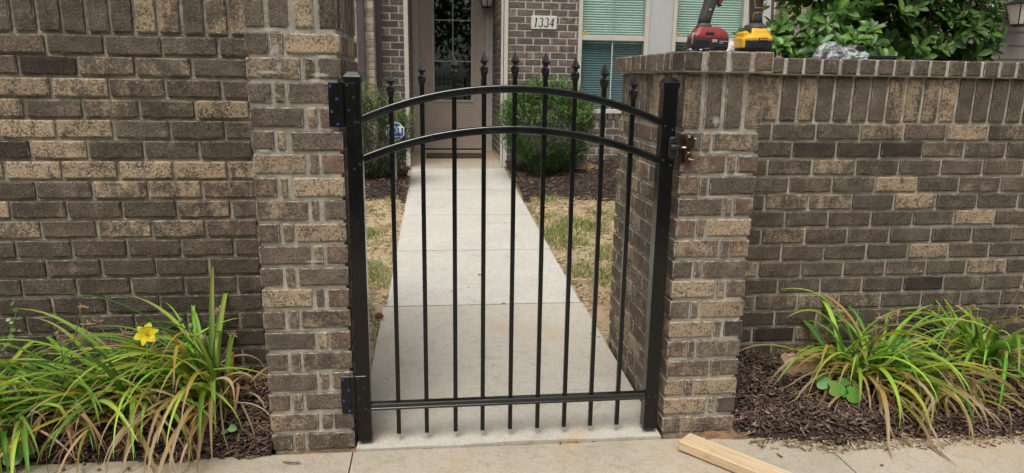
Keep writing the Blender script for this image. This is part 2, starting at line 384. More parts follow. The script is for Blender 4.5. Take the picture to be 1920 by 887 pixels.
# ------------------------------------------------------------------ bricks
_bm = {}
def brick_mesh(L, D, H, var, rough=1.0):
    key = (round(L, 3), round(D, 3), round(H, 3), var, rough)
    if key in _bm: return _bm[key]
    rr = random.Random(hash(key) & 0xffff)
    def cuts(l, m):
        e = min(.006, l * .2); inner = [e + (l - 2 * e) * i / m for i in range(m + 1)]; return [0] + inner + [l]
    xs, ys, zs = cuts(L, max(1, min(5, int(L / .04)))), cuts(D, max(1, min(4, int(D / .04)))), cuts(H, max(1, min(4, int(H / .03))))
    nx, ny, nz = len(xs) - 1, len(ys) - 1, len(zs) - 1
    id_ = {}; vs = []; ed = []
    lowwave = rr.uniform(.5, 1.6)
    for i in range(nx + 1):
        for j in range(ny + 1):
            for k in range(nz + 1):
                on = (i in (0, nx)) + (j in (0, ny)) + (k in (0, nz))
                if not on: continue
                p = [xs[i] - L / 2, ys[j] - D / 2, zs[k] - H / 2]
                if on >= 2:
                    for a, (q, m) in enumerate(((i, nx), (j, ny), (k, nz))):
                        if q in (0, m): p[a] -= math.copysign(rr.uniform(.0004, .0026) * rough * (lowwave if (a == 2 and q == 0) else 1), p[a])
                else:
                    for a in range(3): p[a] += rr.uniform(-.0005, .0005) * rough
                id_[i, j, k] = len(vs); vs.append(p)
                near = (i in (1, nx - 1)) + (j in (1, ny - 1)) + (k in (1, nz - 1))
                ed.append(1.0 if on >= 2 else (.55 if near else .15))
    fs = []
    for i in range(nx):
        for j in range(ny):
            for k, o in ((0, 1), (nz, 0)):
                q = (id_[i, j, k], id_[i + 1, j, k], id_[i + 1, j + 1, k], id_[i, j + 1, k]); fs.append(q[::-1] if o else q)
        for k in range(nz):
            for j, o in ((0, 0), (ny, 1)):
                q = (id_[i, j, k], id_[i + 1, j, k], id_[i + 1, j, k + 1], id_[i, j, k + 1]); fs.append(q[::-1] if o else q)
    for j in range(ny):
        for k in range(nz):
            for i, o in ((0, 1), (nx, 0)):
                q = (id_[i, j, k], id_[i, j + 1, k], id_[i, j + 1, k + 1], id_[i, j, k + 1]); fs.append(q[::-1] if o else q)
    me = bpy.data.meshes.new('brick'); me.from_pydata(vs, [], fs)
    at = me.attributes.new('edge', 'FLOAT', 'POINT'); at.data.foreach_set('value', ed)
    me.update(); _bm[key] = me; return me
def brick(parent, x0, x1, y0, y1, z0, z1, tone=.15, val=1.0, red=0.0, mat='brick', jit=.0016, rough=1.4):
    q = .004
    L, D, H = round((x1 - x0) / q) * q, y1 - y0, z1 - z0
    me = brick_mesh(max(L, .012), round(D, 3), round(H, 3), random.randrange(4), rough)
    if me.materials and me.materials[0] is not M[mat]:
        me = me.copy(); me.materials.clear()
    w = WPOS[parent.name]
    o = link('brick', me, mat, parent, ((x0 + x1) / 2 - w[0] + random.uniform(-jit, jit), (y0 + y1) / 2 - w[1] + random.uniform(-jit, jit), (z0 + z1) / 2 - w[2] + random.uniform(-jit, jit) * .7))
    o.rotation_euler = (random.uniform(-1, 1) * .004, random.uniform(-1, 1) * .005, random.uniform(-1, 1) * .004)
    o.color = (max(0, min(1, tone + random.uniform(-.05, .05))), val * random.uniform(.82, 1.14), red, 1)
    return o

# ------------------------------------------------------------------ ground, sidewalk, walkway, beds
XL0, XL1, XR0, XR1 = -.589, -.297, .859, 1.141
YLW, YRW = .452, .516
def gz(y): return .04 * max(0., y)
mb = MB().box(-150, 150, -150, 150, -.5, -.12, .01); struct('ground', mb, 'far_ground')
mb = MB().box(-30, 30, -16, -4.2, -.14, -.06, .01); struct('road', mb, 'asphalt')
sw = thing('sidewalk', '', '', (0, 0, 0)); del sw['label'], sw['category']; sw['kind'] = 'structure'
def slab(parent, x0, x1, y0, y1, zf, mat, name='slab', wob=.004, nx=10, ny=10):
    m = MB(); vs = []; fs = []
    def edge(t): return random.uniform(-wob, wob)
    for j in range(ny + 1):
        for i in range(nx + 1):
            x, y = x0 + (x1 - x0) * i / nx, y0 + (y1 - y0) * j / ny
            if j == 0: y += edge(0)
            b = .006 if (i in (0, nx) or j in (0, ny)) else 0
            vs.append((x, y, zf(x, y) - b))
    for j in range(ny):
        for i in range(nx):
            a = j * (nx + 1) + i; fs.append((a, a + 1, a + nx + 2, a + nx + 1))
    ring = [i for i in range(nx + 1)] + [(j + 1) * (nx + 1) - 1 + 0 for j in range(1, ny + 1)] + [ny * (nx + 1) + i for i in range(nx - 1, -1, -1)] + [j * (nx + 1) for j in range(ny - 1, 0, -1)]
    b0 = len(vs)
    for r in ring: vs.append((vs[r][0], vs[r][1], vs[r][2] - .1))
    for k in range(len(ring)):
        k2 = (k + 1) % len(ring); fs.append((ring[k], b0 + k, b0 + k2, ring[k2]))
    m.add(vs, fs); return part(name, m, mat, parent)
swz = lambda x, y: -.004 * (x - .2) - .006 * y - .002
for x0, x1 in ((-4.8, -3.3), (-3.295, -1.8), (-1.795, -.303), (-.298, 1.452), (1.457, 3.0), (3.005, 4.5), (4.505, 6)):
    slab(sw, x0, x1, -1.6, -.03, swz, 'sidewalk')
    slab(sw, x0, x1, -3.3, -1.606, swz, 'sidewalk')
wk = thing('walkway', '', '', (0, 0, 0)); del wk['label'], wk['category']; wk['kind'] = 'structure'
wz = lambda x, y: .006 + .04 * y
ys = [-.018, 1.42, 2.53, 3.64, 4.75, 6.07]
for i in range(5):
    x0, x1 = -.275 + .004 * i, .832 + .005 * i
    slab(wk, x0 if i else -.29, x1 if i else .846, ys[i] + (.006 if i else 0), ys[i + 1] - .006, wz, 'walk' if i else 'walk_front', wob=.006 if i == 0 else .001)
    if i: part('joint_shade', MB().box(x0 + .01, x1 - .01, ys[i] - .02, ys[i] + .02, .04 * ys[i] - .06, .04 * ys[i] - .014, .002), 'soil_and_shade', wk)  # soil-coloured strip under each slab joint, dark to paint in the groove's shade
# strip of red dirt in the joint between walkway and sidewalk
mb = MB(); vs = []; fs = []
for i in range(81):
    x = -.65 + 2.4 * i / 80
    for y in (-.07, -.030, .015): vs.append((x, y, -.026 + random.uniform(0, .02) + (.012 if x > 1.0 and y > -.05 else 0)))
for i in range(80):
    for j in range(2): a = i * 3 + j; fs.append((a, a + 3, a + 4, a + 1))
mb.add(vs, fs); struct('soil_joint', mb, 'dirt', True)
def sheet(name, x0, x1, y0, y1, zf, mat, st=.08):
    nx, ny = int((x1 - x0) / st), int((y1 - y0) / st); vs = []; fs = []
    for j in range(ny + 1):
        for i in range(nx + 1):
            x, y = x0 + (x1 - x0) * i / nx, y0 + (y1 - y0) * j / ny; vs.append((x, y, zf(x, y)))
    for j in range(ny):
        for i in range(nx): a = j * (nx + 1) + i; fs.append((a, a + 1, a + nx + 2, a + nx + 1))
    m = MB().add(vs, fs); return struct(name, m, mat, True)
def wav(x, y): return .012 * math.sin(5.1 * x + 2.3 * y) + .01 * math.sin(11.3 * y - 7.7 * x + 1) + .006 * math.sin(23 * x + 17 * y)
def lawn_z(x, y):
    z = .04 * y - .012 + wav(x, y) * .8
    if -.34 < x < .92: z = min(z, .04 * y - .03)
    return z
sheet('lawn', -5, 9, .6, 9.0, lawn_z, 'lawn')
def bedz(x, y):       # front beds
    e = .035 + (.065 * max(0, min(1, (x - 1.15) / .3)) if x > 0 else 0)
    k = max(0., min(1., (y + e) / .07)); return -.012 + .042 * k * (2 - k) + .05 * max(0, min(1, (y + .02) / .45)) + wav(x * 1.7, y) * .8 * k
sheet('planting_bed', -4.6, -.588, -.06, .47, bedz, 'soil_and_shade', .025)
sheet('planting_bed', 1.140, 5.5, -.13, .53, bedz, 'soil_and_shade', .025)
def backz(x, y):
    k = max(0., min(1., (y - 4.2) / .35)); return .04 * y - .045 + .09 * k + .05 * max(0, min(1, (y - 4) / 2)) + wav(x, y) * k
sheet('planting_bed', -3, -.285, 4.1, 5.7, backz, 'soil_and_shade', .07)
sheet('planting_bed', .865, 6.0, 4.25, 6.12, backz, 'soil_and_shade', .07)

# ------------------------------------------------------------------ brick walls and pillars
C = .0772; G = .0115
BY = .095
def tone_pick(): 
    r = random.random()
    return (random.uniform(.02, .2) if r < .62 else random.uniform(.25, .5) if r < .85 else random.uniform(.55, .85))
def running_wall(root, x0, x1, yf, ztop, nrows, j0, tones, xstart, mat='brick', zcut=-.03, pitch=.203, c=C, g=G, vals=None, depth=BY):
    for r in range(nrows):
        zt = ztop - r * c - g / 2; zb = ztop - (r + 1) * c + g / 2
        if zb < zcut: break
        off = j0 + (0 if r % 2 == 0 else pitch / 2)
        k = math.floor((x0 - off) / pitch)
        row = tones[r] if r < len(tones) else []
        while off + k * pitch < x1 - .02:
            a, b = max(x0, off + k * pitch + g / 2), min(x1, off + (k + 1) * pitch - g / 2)
            if b - a > .025:
                ii = int(round((off + k * pitch - xstart) / pitch - (.0 if r % 2 == 0 else -.0)))
                ii = math.floor((off + k * pitch - xstart) / pitch + .55)
                t = row[ii] if 0 <= ii < len(row) else None
                v = vals(r) if vals else 1.0
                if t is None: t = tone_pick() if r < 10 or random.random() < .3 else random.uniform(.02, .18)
                if t < 0: t = 0; v *= .5
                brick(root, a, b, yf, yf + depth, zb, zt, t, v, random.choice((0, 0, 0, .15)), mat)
            k += 1
LS, RS = 1.455, 1.149          # underside of the soldier courses, left (tall) and right wall
# left wall
lw = thing('brick_wall', 'tall dark brown brick wall left of the gate behind the yellow daylily', 'wall', (-1.6, .6, 0))
lt = [[.1, .1, .1, .08, .05], [.1, -1, .38, .36, .15], [.68, .52, .36, .3, .08], [.42, .08, .32, .2, .72], [.95, .9, .08, .08, .03],
      [-1, .68, .05, .05, .05], [.95, .95, .95, .95, .6], [.08, .1, .42, .52, .45], [.3, .08, .1, .46, .12], [.5, .12, .5, .48, .3],
      [.12, .1, .12, .1, .1], [.08, .2, .1, .08, .08], [.08, .1, .12, .1, .05], [.1, .1, .1, .1, .1], [.1, .1, .1, .1, .1], [.1, .42, .1, .1, .1], [.1] * 5, [.1] * 5, [.1] * 5]
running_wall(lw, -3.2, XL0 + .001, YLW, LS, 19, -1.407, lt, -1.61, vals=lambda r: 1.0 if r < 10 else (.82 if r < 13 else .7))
k = 0; x = XL0 - .0835
st = {0: .55, 1: .3, 2: .1, 3: .45, 4: .7, 5: .08, 6: .1, 7: .15, 8: .1, 9: .1}
while x > -3.2:
    brick(lw, x + .006, x + .0775, YLW, YLW + BY, LS + .006, LS + .196, st.get(k - 1, tone_pick()), 1, .3 if k == 4 else 0)
    brick(lw, x + .006, x + .0775, YLW - .02, YLW + .22, LS + .208, LS + .275, .15); x -= .0835; k += 1
part('mortar_core', MB().box(-3.22, XL0 + .002, YLW + .011, YLW + .28, -.1, LS + .27, .002), 'mortar_wall', lw)
# right wall
rw = thing('brick_wall', 'lower brown brick garden wall with rowlock coping right of the gate', 'wall', (2.4, .7, 0))
rt = [[.1, .1, .55, .2, .6, .4, .62, .3], [.1, -1, -1, -1, .2, .28, .2], [.1, .45, .12, .12, .08, .25, -1, .1], [.1, .12, .12, .75, .05, .28, .12, .1],
      [.5, .5, .1, .66, .2, .1, .2, .15], [.1, .1, .1, .05, .2, .7, .12, .1], [.42, .1, .1, .1, .08, .1, .1], [.08, .08, .1, .12, .7, .1, .1, .1],
      [.2, .2, .2, .25, .2, .5, .15, .2], [.08, .1, .3, .1, -1, .2, .1, .1], [.3, .4, .35, .15, .1, .25, .1], [.08, .08, .5, .1, .1, .1], [-.5, .55, .2, .1, .1], [.12, .4, .1, .1]]
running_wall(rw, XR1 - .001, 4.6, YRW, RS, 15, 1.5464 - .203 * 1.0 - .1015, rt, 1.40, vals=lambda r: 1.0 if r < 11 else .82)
x = XR1 + .001; k = 0
sdt = [.4, .5, .5, .45, .15, .6, .12, .1, .1, .1, .5, .6, .55, .6, .2, .12, .1]
while x < 4.6:
    if x + .075 > XR1: brick(rw, x + .006, x + .0755, YRW, YRW + BY, RS + .006, RS + .191, sdt[k] if k < len(sdt) else tone_pick())
    if x > 1.15: brick(rw, x + .004, x + .073, YRW - .024, YRW + .31, RS + .203, RS + .267, random.uniform(.05, .2), .95)
    x += .0815; k += 1
part('mortar_core', MB().box(XR1 - .002, 4.62, YRW + .010, YRW + .27, -.1, RS + .199, .002), 'mortar_right', rw)
part('coping_mortar', MB().box(1.172, 4.61, YRW - .018, YRW + .305, RS + .197, RS + .264, .003), 'mortar_right', rw)

def pillar(root, X0, X1, Y1, ztop, rows, first, tones, nrows_extra, side_l, side_r, mat='brick_pillar', c=C):
    g = .013; SW, QW, HW = .166, .031, .070
    for r in range(rows):
        zt = ztop - r * c - g / 2 + random.uniform(-.001, .001); zb = ztop - (r + 1) * c + g / 2
        if zb < -.02: zb = -.02
        if zt - zb < .015: break
        A = (r % 2 == 0) == first          # A: header at the left
        ws = [HW, QW, SW] if A else [SW, QW, HW]
        tt = tones[r] if r < len(tones) else (.2, .2, .2)
        tot = X1 - X0; gap = (tot - sum(ws)) / 2; x = X0
        for i, w in enumerate(ws):
            w2 = w + random.uniform(-.006, .006) if i == 1 else w
            corner = i in (0, 2); dep = (.163 if (w == HW) else .075) if corner else .07
            t = tt[i]; red = 0; v = 1.0
            if i == 1: t = max(t, random.uniform(.3, .55))
            if isinstance(t, tuple): t, red = t
            if t < 0: t = 0; v = .5
            brick(root, x, x + w2, 0, dep, zb, zt, t, v, red, mat, rough=1.7)
            x += w + gap
        for side, depth_end in ((0, side_l), (1, side_r)):
            w0 = ws[0] if side == 0 else ws[2]
            y = (.163 if w0 == HW else .075) + .014; n = 0
            while y < depth_end - .02:
                w = SW if (n % 3 != 2) else QW + .02
                if depth_end - (y + w + .014) < .04: w = depth_end - y
                ye = min(depth_end, y + w)
                xa, xb = (X0, X0 + .07) if side == 0 else (X1 - .07, X1)
                brick(root, xa, xb, y, ye, zb, zt, tone_pick() * .8 + .12, 1.0, random.choice((0, 0, .4)), mat, rough=1.7)
                y = ye + .014; n += 1
def soldiers(root, X0, X1, z0, z1, tones, side_l, side_r, reds=(0, 0, 0, 0)):
    w = (X1 - X0 - 3 * .015) / 4; x = X0
    for i in range(4):
        brick(root, x, x + w, 0, .075, z0, z1, tones[i][0], tones[i][1], reds[i], mat='brick_pillar', rough=1.7); x += w + .015
    for side, end in ((0, side_l), (1, side_r)):
        y = .088; xa, xb = (X0, X0 + .07) if side == 0 else (X1 - .07, X1)
        while y < end - .03:
            ye = min(end, y + .060); brick(root, xa, xb, y, ye, z0, z1, tone_pick() + .15, 1, random.choice((0, 0, .3)), mat='brick_pillar', rough=1.7); y = ye + .014
lp = thing('brick_pillar', 'tall mottled brick pillar carrying the two gate hinges', 'pillar', (-.443, .27, 0))
r_ = (.22, .75)
lpt = [(.15, .2, .75), (.52, .3, .1), (.1, .2, .1), (.1, .25, (.22, .5)), (.1, .2, .08), (.95, .1, (.2, .8)), ((.3, .7), .1, .95), (.42, .1, .15), ((.35, .3), .2, .78),
       (.1, .15, (.2, .5)), (.03, .2, .08), (.72, .3, (.3, .7)), (.2, .3, .42), (.1, .15, (.3, .8)), (.03, .1, .32), (.15, .2, (.2, .4)), (.2, .1, .1), (.5, .3, .03), (.3, .3, .35)]
pillar(lp, XL0, XL1, .54, LS, 19, True, lpt, 0, .452, .54)
soldiers(lp, XL0, XL1, LS + .008, LS + .196, [(.2, .9), (.28, .9), (.75, 1), (.3, .6)], .45, .54)
for i in range(4): brick(lp, XL0 - .02 + i * .0825, XL0 - .02 + i * .0825 + .07, -.02, .17, LS + .208, LS + .275, .15)
for i in range(5): brick(lp, XL0 - .02, XL1 + .02, .185 + i * .078, .185 + i * .078 + .066, LS + .208, LS + .275, .15)
part('mortar_core', MB().box(XL0 + .008, XL1 - .008, .008, .532, -.1, LS + .27, .004), 'mortar_pillar', lp)
rp = thing('brick_pillar', 'short brick pillar with rowlock coping where the gate latches', 'pillar', (1.0, .42, 0))
rpt = [(.2, .3, .42), ((.3, .5), .3, (.3, .6)), ((.42, .6), .2, .15), (.12, .15, (.3, .5)), ((.3, .6), .2, .82), (.46, .2, (.4, .8)), (.2, .2, .14), (.88, .5, .1), (.15, .1, .74),
       (.62, .4, -1), ((.42, .6), .3, .3), (.3, .3, .2), ((.6, .7), .08, .6), (.85, .7, .1), (.32, .3, .36)]
pillar(rp, XR0, XR1, .85, RS, 15, True, rpt, 0, .85, .51)
soldiers(rp, XR0, XR1, RS + .008, RS + .191, [(.42, .8), (.08, .8), (.15, 1), (.45, .75)], .85, .5)
part('mortar_core', MB().box(XR0 + .008, XR1 - .008, .008, .842, -.1, RS + .2, .004), 'mortar_pillar', rp)
brick(rp, XR0 - .018, XR0 + .046, -.022, .10, RS + .202, RS + .267, .1, .62, mat='brick_pillar', rough=1.5)
for i, t in enumerate((.15, .15, .2)):
    x = XR0 + .065 + i * .082; brick(rp, x, x + .066, -.022, .16, RS + .202, RS + .267, t, 1, .4 if i == 2 else .1, mat='brick_pillar', rough=1.5)
y = .115; k = 0
while y < .83:
    w = .056 if y < .64 else .20
    brick(rp, XR0 - .022, XR1 + .024 if y > .17 else XR0 + .05, y, min(y + w, .868), RS + .202, RS + .267, (.2, .15, .3, .15, .25, .2, .2, .2, .4)[k % 9], 1, 0.8 if w > .1 else .1, mat='brick_pillar', rough=1.5); y += w + .017; k += 1
part('coping_mortar', MB().box(XR0 - .014, XR1 + .018, -.016, .86, RS + .196, RS + .2635, .003), 'mortar_pillar', rp)

def make_lime():
    a = N('lime_stain'); at = a.n('ShaderNodeAttribute', attribute_name='edge'); tr = a.n('ShaderNodeBsdfTransparent'); o = a.obj()
    f = a.math('ADD', a.math('MULTIPLY', at.outputs['Fac'], .75), a.math('MULTIPLY', a.noise(o, 38, 5, .75), .75)); mx = a.n('ShaderNodeMixShader')
    a.col((.52, .50, .45)); a.set(a.b, Roughness=.95); a.l(a.math('MULTIPLY', a.sm(f, .66, 1.05), .6), mx.inputs[0]); a.l(tr.outputs[0], mx.inputs[1]); a.l(a.b.outputs[0], mx.inputs[2]); a.l(mx.outputs[0], a.out.inputs[0])
    a.bump(a.noise(o, 120, 3), .6, .004); return a.m
M['lime'] = make_lime()
def lime(parent, x, z, rx, rz, y=-.0035):
    m = MB(); n = 14; vs = [(x, y, z)]; ed = [1.0]
    for q, e in ((.55, .6), (1.0, 0.0)):
        for k in range(n):
            t = 2 * math.pi * k / n; w = random.uniform(.75, 1.15); vs.append((x + rx * q * w * math.cos(t), y, z + rz * q * w * math.sin(t))); ed.append(e)
    fs = [(0, 1 + k, 1 + (k + 1) % n) for k in range(n)] + [(1 + k, 1 + n + k, 1 + n + (k + 1) % n, 1 + (k + 1) % n) for k in range(n)]
    m.add(vs, fs); o = part('lime_stain', m, 'lime', parent); at = o.data.attributes.new('edge', 'FLOAT', 'POINT'); at.data.foreach_set('value', ed)
for a_ in ((-.492, 1.385, .03, .05), (-.488, 1.345, .02, .045), (-.36, 1.318, .05, .012), (-.37, 1.30, .06, .012), (-.51, 1.325, .08, .012), (-.50, 1.455, .07, .012), (-.35, 1.376, .05, .01), (-.55, 1.075, .05, .008), (-.40, .70, .08, .007)): lime(lp, *a_)
for a_ in ((1.10, 1.06, .06, .010), (1.0, 1.075, .08, .010), (1.02, 1.142, .09, .010), (.975, 1.18, .025, .03), (1.08, .995, .05, .010), (1.0, .915, .10, .008), (1.11, .45, .03, .012)): lime(rp, *a_)
# ------------------------------------------------------------------ the gate
gt = thing('metal_gate', 'black arched metal garden gate with nine spear topped pickets', 'gate', (.27, .02, 0))
def finial(mbx, x, y, z):
    prof = [(0, .0080, 1), (.006, .0092, 1), (.015, .0118, .80), (.022, .0124, .64), (.029, .0116, .70), (.037, .0066, 1), (.041, .0066, 1), (.0475, .0130, .92), (.050, .0130, .92), (.062, .0082, .95), (.081, .0008, 1)]
    rings = []
    for (h, w, m) in prof:
        rings.append([(x + a * w * (m if abs(a) + abs(b) < 1.5 else 1), y + b * w * (m if abs(a) + abs(b) < 1.5 else 1), z + h) for a, b in ((-1, -1), (0, -1), (1, -1), (1, 0), (1, 1), (0, 1), (-1, 1), (-1, 0))])
    return mbx.rings(rings)
def arch(zc, dz): 
    Rr = (.52 ** 2 + dz ** 2) / (2 * dz); return lambda x: zc + dz - (Rr - math.sqrt(max(0, Rr ** 2 - (x - .27) ** 2)))
top, mid = arch(1.171, .111), arch(1.040, .107)
PX = [-.138, -.036, .070, .170, .273, .376, .478, .579, .682]
PT = [1.334, 1.370, 1.388, 1.403, 1.405, 1.402, 1.388, 1.367, 1.332]
for x, zt in zip(PX, PT):
    o = part('picket', MB().box(x - .0076, x + .0076, .0125, .0277, .034, zt - .080, .0012), 'black', gt)
    part('finial', finial(MB(), x, .020, zt - .081), 'black_finial', o)
def rail(fz, x0, x1, n, h=.0265, y0=.004, y1=.034):
    m = MB(); rings = []
    q = lambda cy, cz_, a0, a1, r=.0055, n=4: [(cy + r * math.cos(R_(a0 + (a1 - a0) * i / n)), cz_ + r * math.sin(R_(a0 + (a1 - a0) * i / n))) for i in range(n + 1)]
    prof = q(y0 + .0055, h / 2 - .0055, 90, 180) + [(y0, .003), (y0 + .0025, .001), (y0 + .0025, -.003), (y0, -.005)] + q(y0 + .003, -h / 2 + .003, 180, 270, .003, 2) + q(y1 - .003, -h / 2 + .003, 270, 360, .003, 2) + q(y1 - .0055, h / 2 - .0055, 0, 90)
    for i in range(n + 1):
        x = x0 + (x1 - x0) * i / n; e = .002; s = (fz(x + e) - fz(x - e)) / (2 * e); L = math.hypot(1, s)
        rings.append([(x - q * s / L, y, fz(x) + q / L) for y, q in prof])
    return m.rings(rings)
part('arched_rail', rail(top, -.2345, .7835, 48), 'black_gloss', gt)
part('arched_rail', rail(mid, -.2345, .7835, 48), 'black_gloss', gt)
part('bottom_rail', rail(lambda x: .150 + .004 * (x - .27), -.2345, .7835, 2), 'black_gloss', gt)
for x0, zt in ((-.285, 1.318), (.784, 1.313)):
    o = part('gate_post', MB().box(x0, x0 + .050, 0, .050, .017, zt, .0022), 'black', gt)
    m = MB(); xc = x0 + .025
    m.rings([[(xc + a * w, .025 + b * w, zt + h) for a, b in ((-1, -1), (1, -1), (1, 1), (-1, 1))] for w, h in ((.0272, -.022), (.0278, -.021), (.0278, -.004), (.026, .0), (.0155, .0125), (.0135, .0135))])
    part('post_cap', m, 'black', o)
def screw(parent, x, y, z, r, mat, name='screw'):
    m = MB(); rings = []
    for rr, d in ((r, 0), (r, -.002), (r * .85, -.0035), (r * .45, -.0035), (r * .4, -.0018)):
        rings.append([(x + rr * math.cos(t), y + d, z + rr * math.sin(t)) for t in (2 * math.pi * k / 12 for k in range(12))])
    m.rings(rings); return part(name, m, mat, parent, True)
for (x, z) in ((-.243, 1.168), (-.254, 1.167), (-.243, 1.030), (-.262, 1.015), (-.243, .141), (.795, 1.163), (.795, 1.045), (.822, 1.150), (.822, 1.028), (.795, .153), (.820, .153)):
    screw(gt, x, -.0002, z, .0042, 'dark_screw')
for zz in (1.153, .134):
    zt = zz + .142
    h = part('hinge', MB().tube([(-.2955, -.009, zz), (-.2955, -.009, zt)], .0085, 20), 'black', gt)
    for a, b in ((0, .035), (.037, .105), (.107, .142)):
        part('hinge_knuckle', MB().tube([(-.2955, -.009, zz + a + .0006), (-.2955, -.009, zz + b)], .0098, 20), 'black', h)
    part('hinge_plate', MB().box(-.337, -.300, -.0065, -.0015, zz, zt, .002), 'black', h)
    part('hinge_plate', MB().box(-.291, -.2465, -.0060, -.0008, zz, zt, .002), 'black', h)
    part('hinge_pin', MB().tube([(-.2955, -.009, zt), (-.2955, -.009, zt + .0025)], .0068, 12), 'steel' if zz < 1 else 'black', h)
    for i, (dx, dz) in enumerate(((-.330, .131), (-.310, .090), (-.328, .050), (-.309, .010))): screw(h, dx, -.0063, zz + dz, .0048, 'blue_screw')
    for i, (dx, dz) in enumerate(((-.276, .134), (-.256, .095), (-.273, .055), (-.252, .015))): screw(h, dx, -.0058, zz + dz, .0045, 'dark_screw')
# gravity latch bolt on the latch post
la = part('latch', MB().loft([(.824, -.0005, 1.050 + 0, .006, .004)] + [(.824, -.006, z, w, .007) for z, w in ((1.051, .010), (1.056, .014), (1.066, .0155), (1.088, .0155), (1.110, .0155), (1.121, .014), (1.127, .009))], 16, 2.6), 'black_matte', gt, True)
part('latch_housing', MB().loft([(-.018, 1.092, x, w, w) for x, w in ((.812, .008), (.814, .0105), (.838, .0105), (.842, .009), (.848, .0088), (.850, .007))], 16, 2.2, 'x'), 'black_matte', la, True)
part('latch_bolt', MB().tube([(.848, -.018, 1.091), (.893, -.018, 1.092)], .0034, 10), 'steel', la, True)
ring = MB()
for zc in (1.115, 1.064):
    pts = [(.824 + .009 * math.cos(t), -.014, zc + .006 * math.sin(t)) for t in (2 * math.pi * k / 14 for k in range(15))]; ring = MB().tube(pts, .0022, 6)
    part('latch_ring', ring, 'black_matte', la, True)
# catch on the pillar
ct = thing('latch_catch', 'small dark bronze latch catch screwed onto the right pillar corner', 'latch', (.87, -.002, 1.03))
part('back_plate', MB().box(.848, .866, -.006, -.001, 1.034, 1.136, .002), 'bronze', ct)
part('catch_cup', MB().loft([(.880, -.016, z, w, .012) for z, w in ((1.088, .008), (1.092, .014), (1.105, .019), (1.120, .019), (1.130, .014), (1.135, .007))], 18, 2.3), 'bronze', ct, True)
part('catch_foot', MB().loft([(.878, -.012, z, w, .010) for z, w in ((1.036, .006), (1.040, .012), (1.052, .015), (1.064, .013), (1.070, .006))], 18, 2.3), 'bronze', ct, True)
part('catch_bridge', MB().box(.862, .886, -.018, -.002, 1.062, 1.096, .004), 'bronze', ct)
for x, z, L, mt in ((.890, 1.122, .013, 'steel'), (.884, 1.050, .016, 'copper'), (.872, 1.074, .010, 'copper')):
    part('screw', MB().tube([(x, -.020, z), (x + L, -.024, z)], [.0032, .0022], 8), mt, ct, True)
screw(ct, .872, -.0285, 1.130, .0055, 'copper'); screw(ct, .881, -.024, 1.052, .005, 'copper')

# ------------------------------------------------------------------ 2x4 board on the sidewalk
ang = math.atan2(-.76, .65); bl = thing('lumber_board', 'short pale pine board lying on the sidewalk before the right pillar', 'board', (.876, -.127, 0))
T = Matrix.Translation((.874, -.129, 0.001)) @ Matrix.Rotation(ang, 4, 'Z')
m = MB().box(0, .62, 0, .083, 0, .038, .0035); me = m.mesh('board'); o = link('board', me, 'wood', bl); o.matrix_local = Matrix.Translation((-.002, -.002, .001)) @ Matrix.Rotation(ang, 4, 'Z')

# ------------------------------------------------------------------ house
F = 6.1
hs_ = thing('townhouse', 'brown brick townhouse with taupe front door at the end of the walk', 'house', (1.2, 6.1, .25))
HC = .0809; HP = .203
vis_cnt = [0]
stuffm = MB()
hb = MB()
stuff_list = []
def hbrick(x0, x1, y0, y1, z0, z1, tone, vis, mat='brick_house', root=None, val=1.05):
    if vis: brick(root or hs_, x0, x1, y0, y1, z0, z1, tone, val, random.choice((0, 0, .15)), mat, jit=.0008, rough=.8)
    else: stuff_list.append((x0, x1, y0, y1, z0, z1))
def hwall(x0, x1, y, z0, z1, ref, axis='x', depth=.09, vz=2.28, vis=True, inv=False, mat='brick_house', root=None, g=.014, val=1.05, zref=.25):
    r = math.floor((z0 - zref) / HC)
    while zref + r * HC < z1:
        zb, zt = zref + r * HC + g / 2, zref + (r + 1) * HC - g / 2
        if zb < z0: r += 1; continue
        if zt > z1: break
        off = ref + (HP / 2 if r % 2 else 0); k = math.floor((x0 - off) / HP)
        while off + k * HP < x1 - .015:
            a, b = max(x0, off + k * HP + g / 2), min(x1, off + (k + 1) * HP - g / 2)
            if b - a > .02:
                t = random.uniform(.05, .3) if random.random() < .75 else random.uniform(.3, .6)
                if mat == 'brick_tan': t = random.uniform(.3, .9)
                if axis == 'x': hbrick(a, b, y, y + depth, zb, zt, t, vis and zb < vz, mat, root, val)
                else:
                    xa, xb = (y - depth, y) if not inv else (y, y + depth)
                    hbrick(xa, xb, a, b, zb, zt, t, vis and zb < vz, mat, root, val)
            k += 1
        r += 1
ref = .884 + .10
hwall(.886, 1.722, F, .24, 3.2, ref)                       # number panel
hwall(-.584, -.329, F, .24, 3.2, -.384)                    # left of the porch
hwall(1.728, 2.75, F, .24, .835, ref)                      # under the window
hwall(2.76, 5.2, F, .24, .835, ref, vis=False)
hwall(F + .03, 7.76, .842, .26, 3.0, 6.2, axis='y', inv=True, vz=2.0)     # porch side, right
hwall(F + .03, 7.76, -.280, .26, 3.0, 6.2, axis='y', vis=False)           # porch side, left
hwall(1.728, 5.2, F, 2.8, 3.2, ref, vis=False)
x = 1.728
while x < 5.1: hbrick(x, x + .066, F - .025, F + .08, .842, .908, .25, x < 2.75); x += .0785
hwall(4.15, 5.6, F, .24, 2.8, ref, vis=False)
if stuff_list:
    m = MB()
    for b in stuff_list: m.box(*b, .002)
    part('upper_brickwork', m, 'brick_house', hs_, kind='stuff')
core = MB()
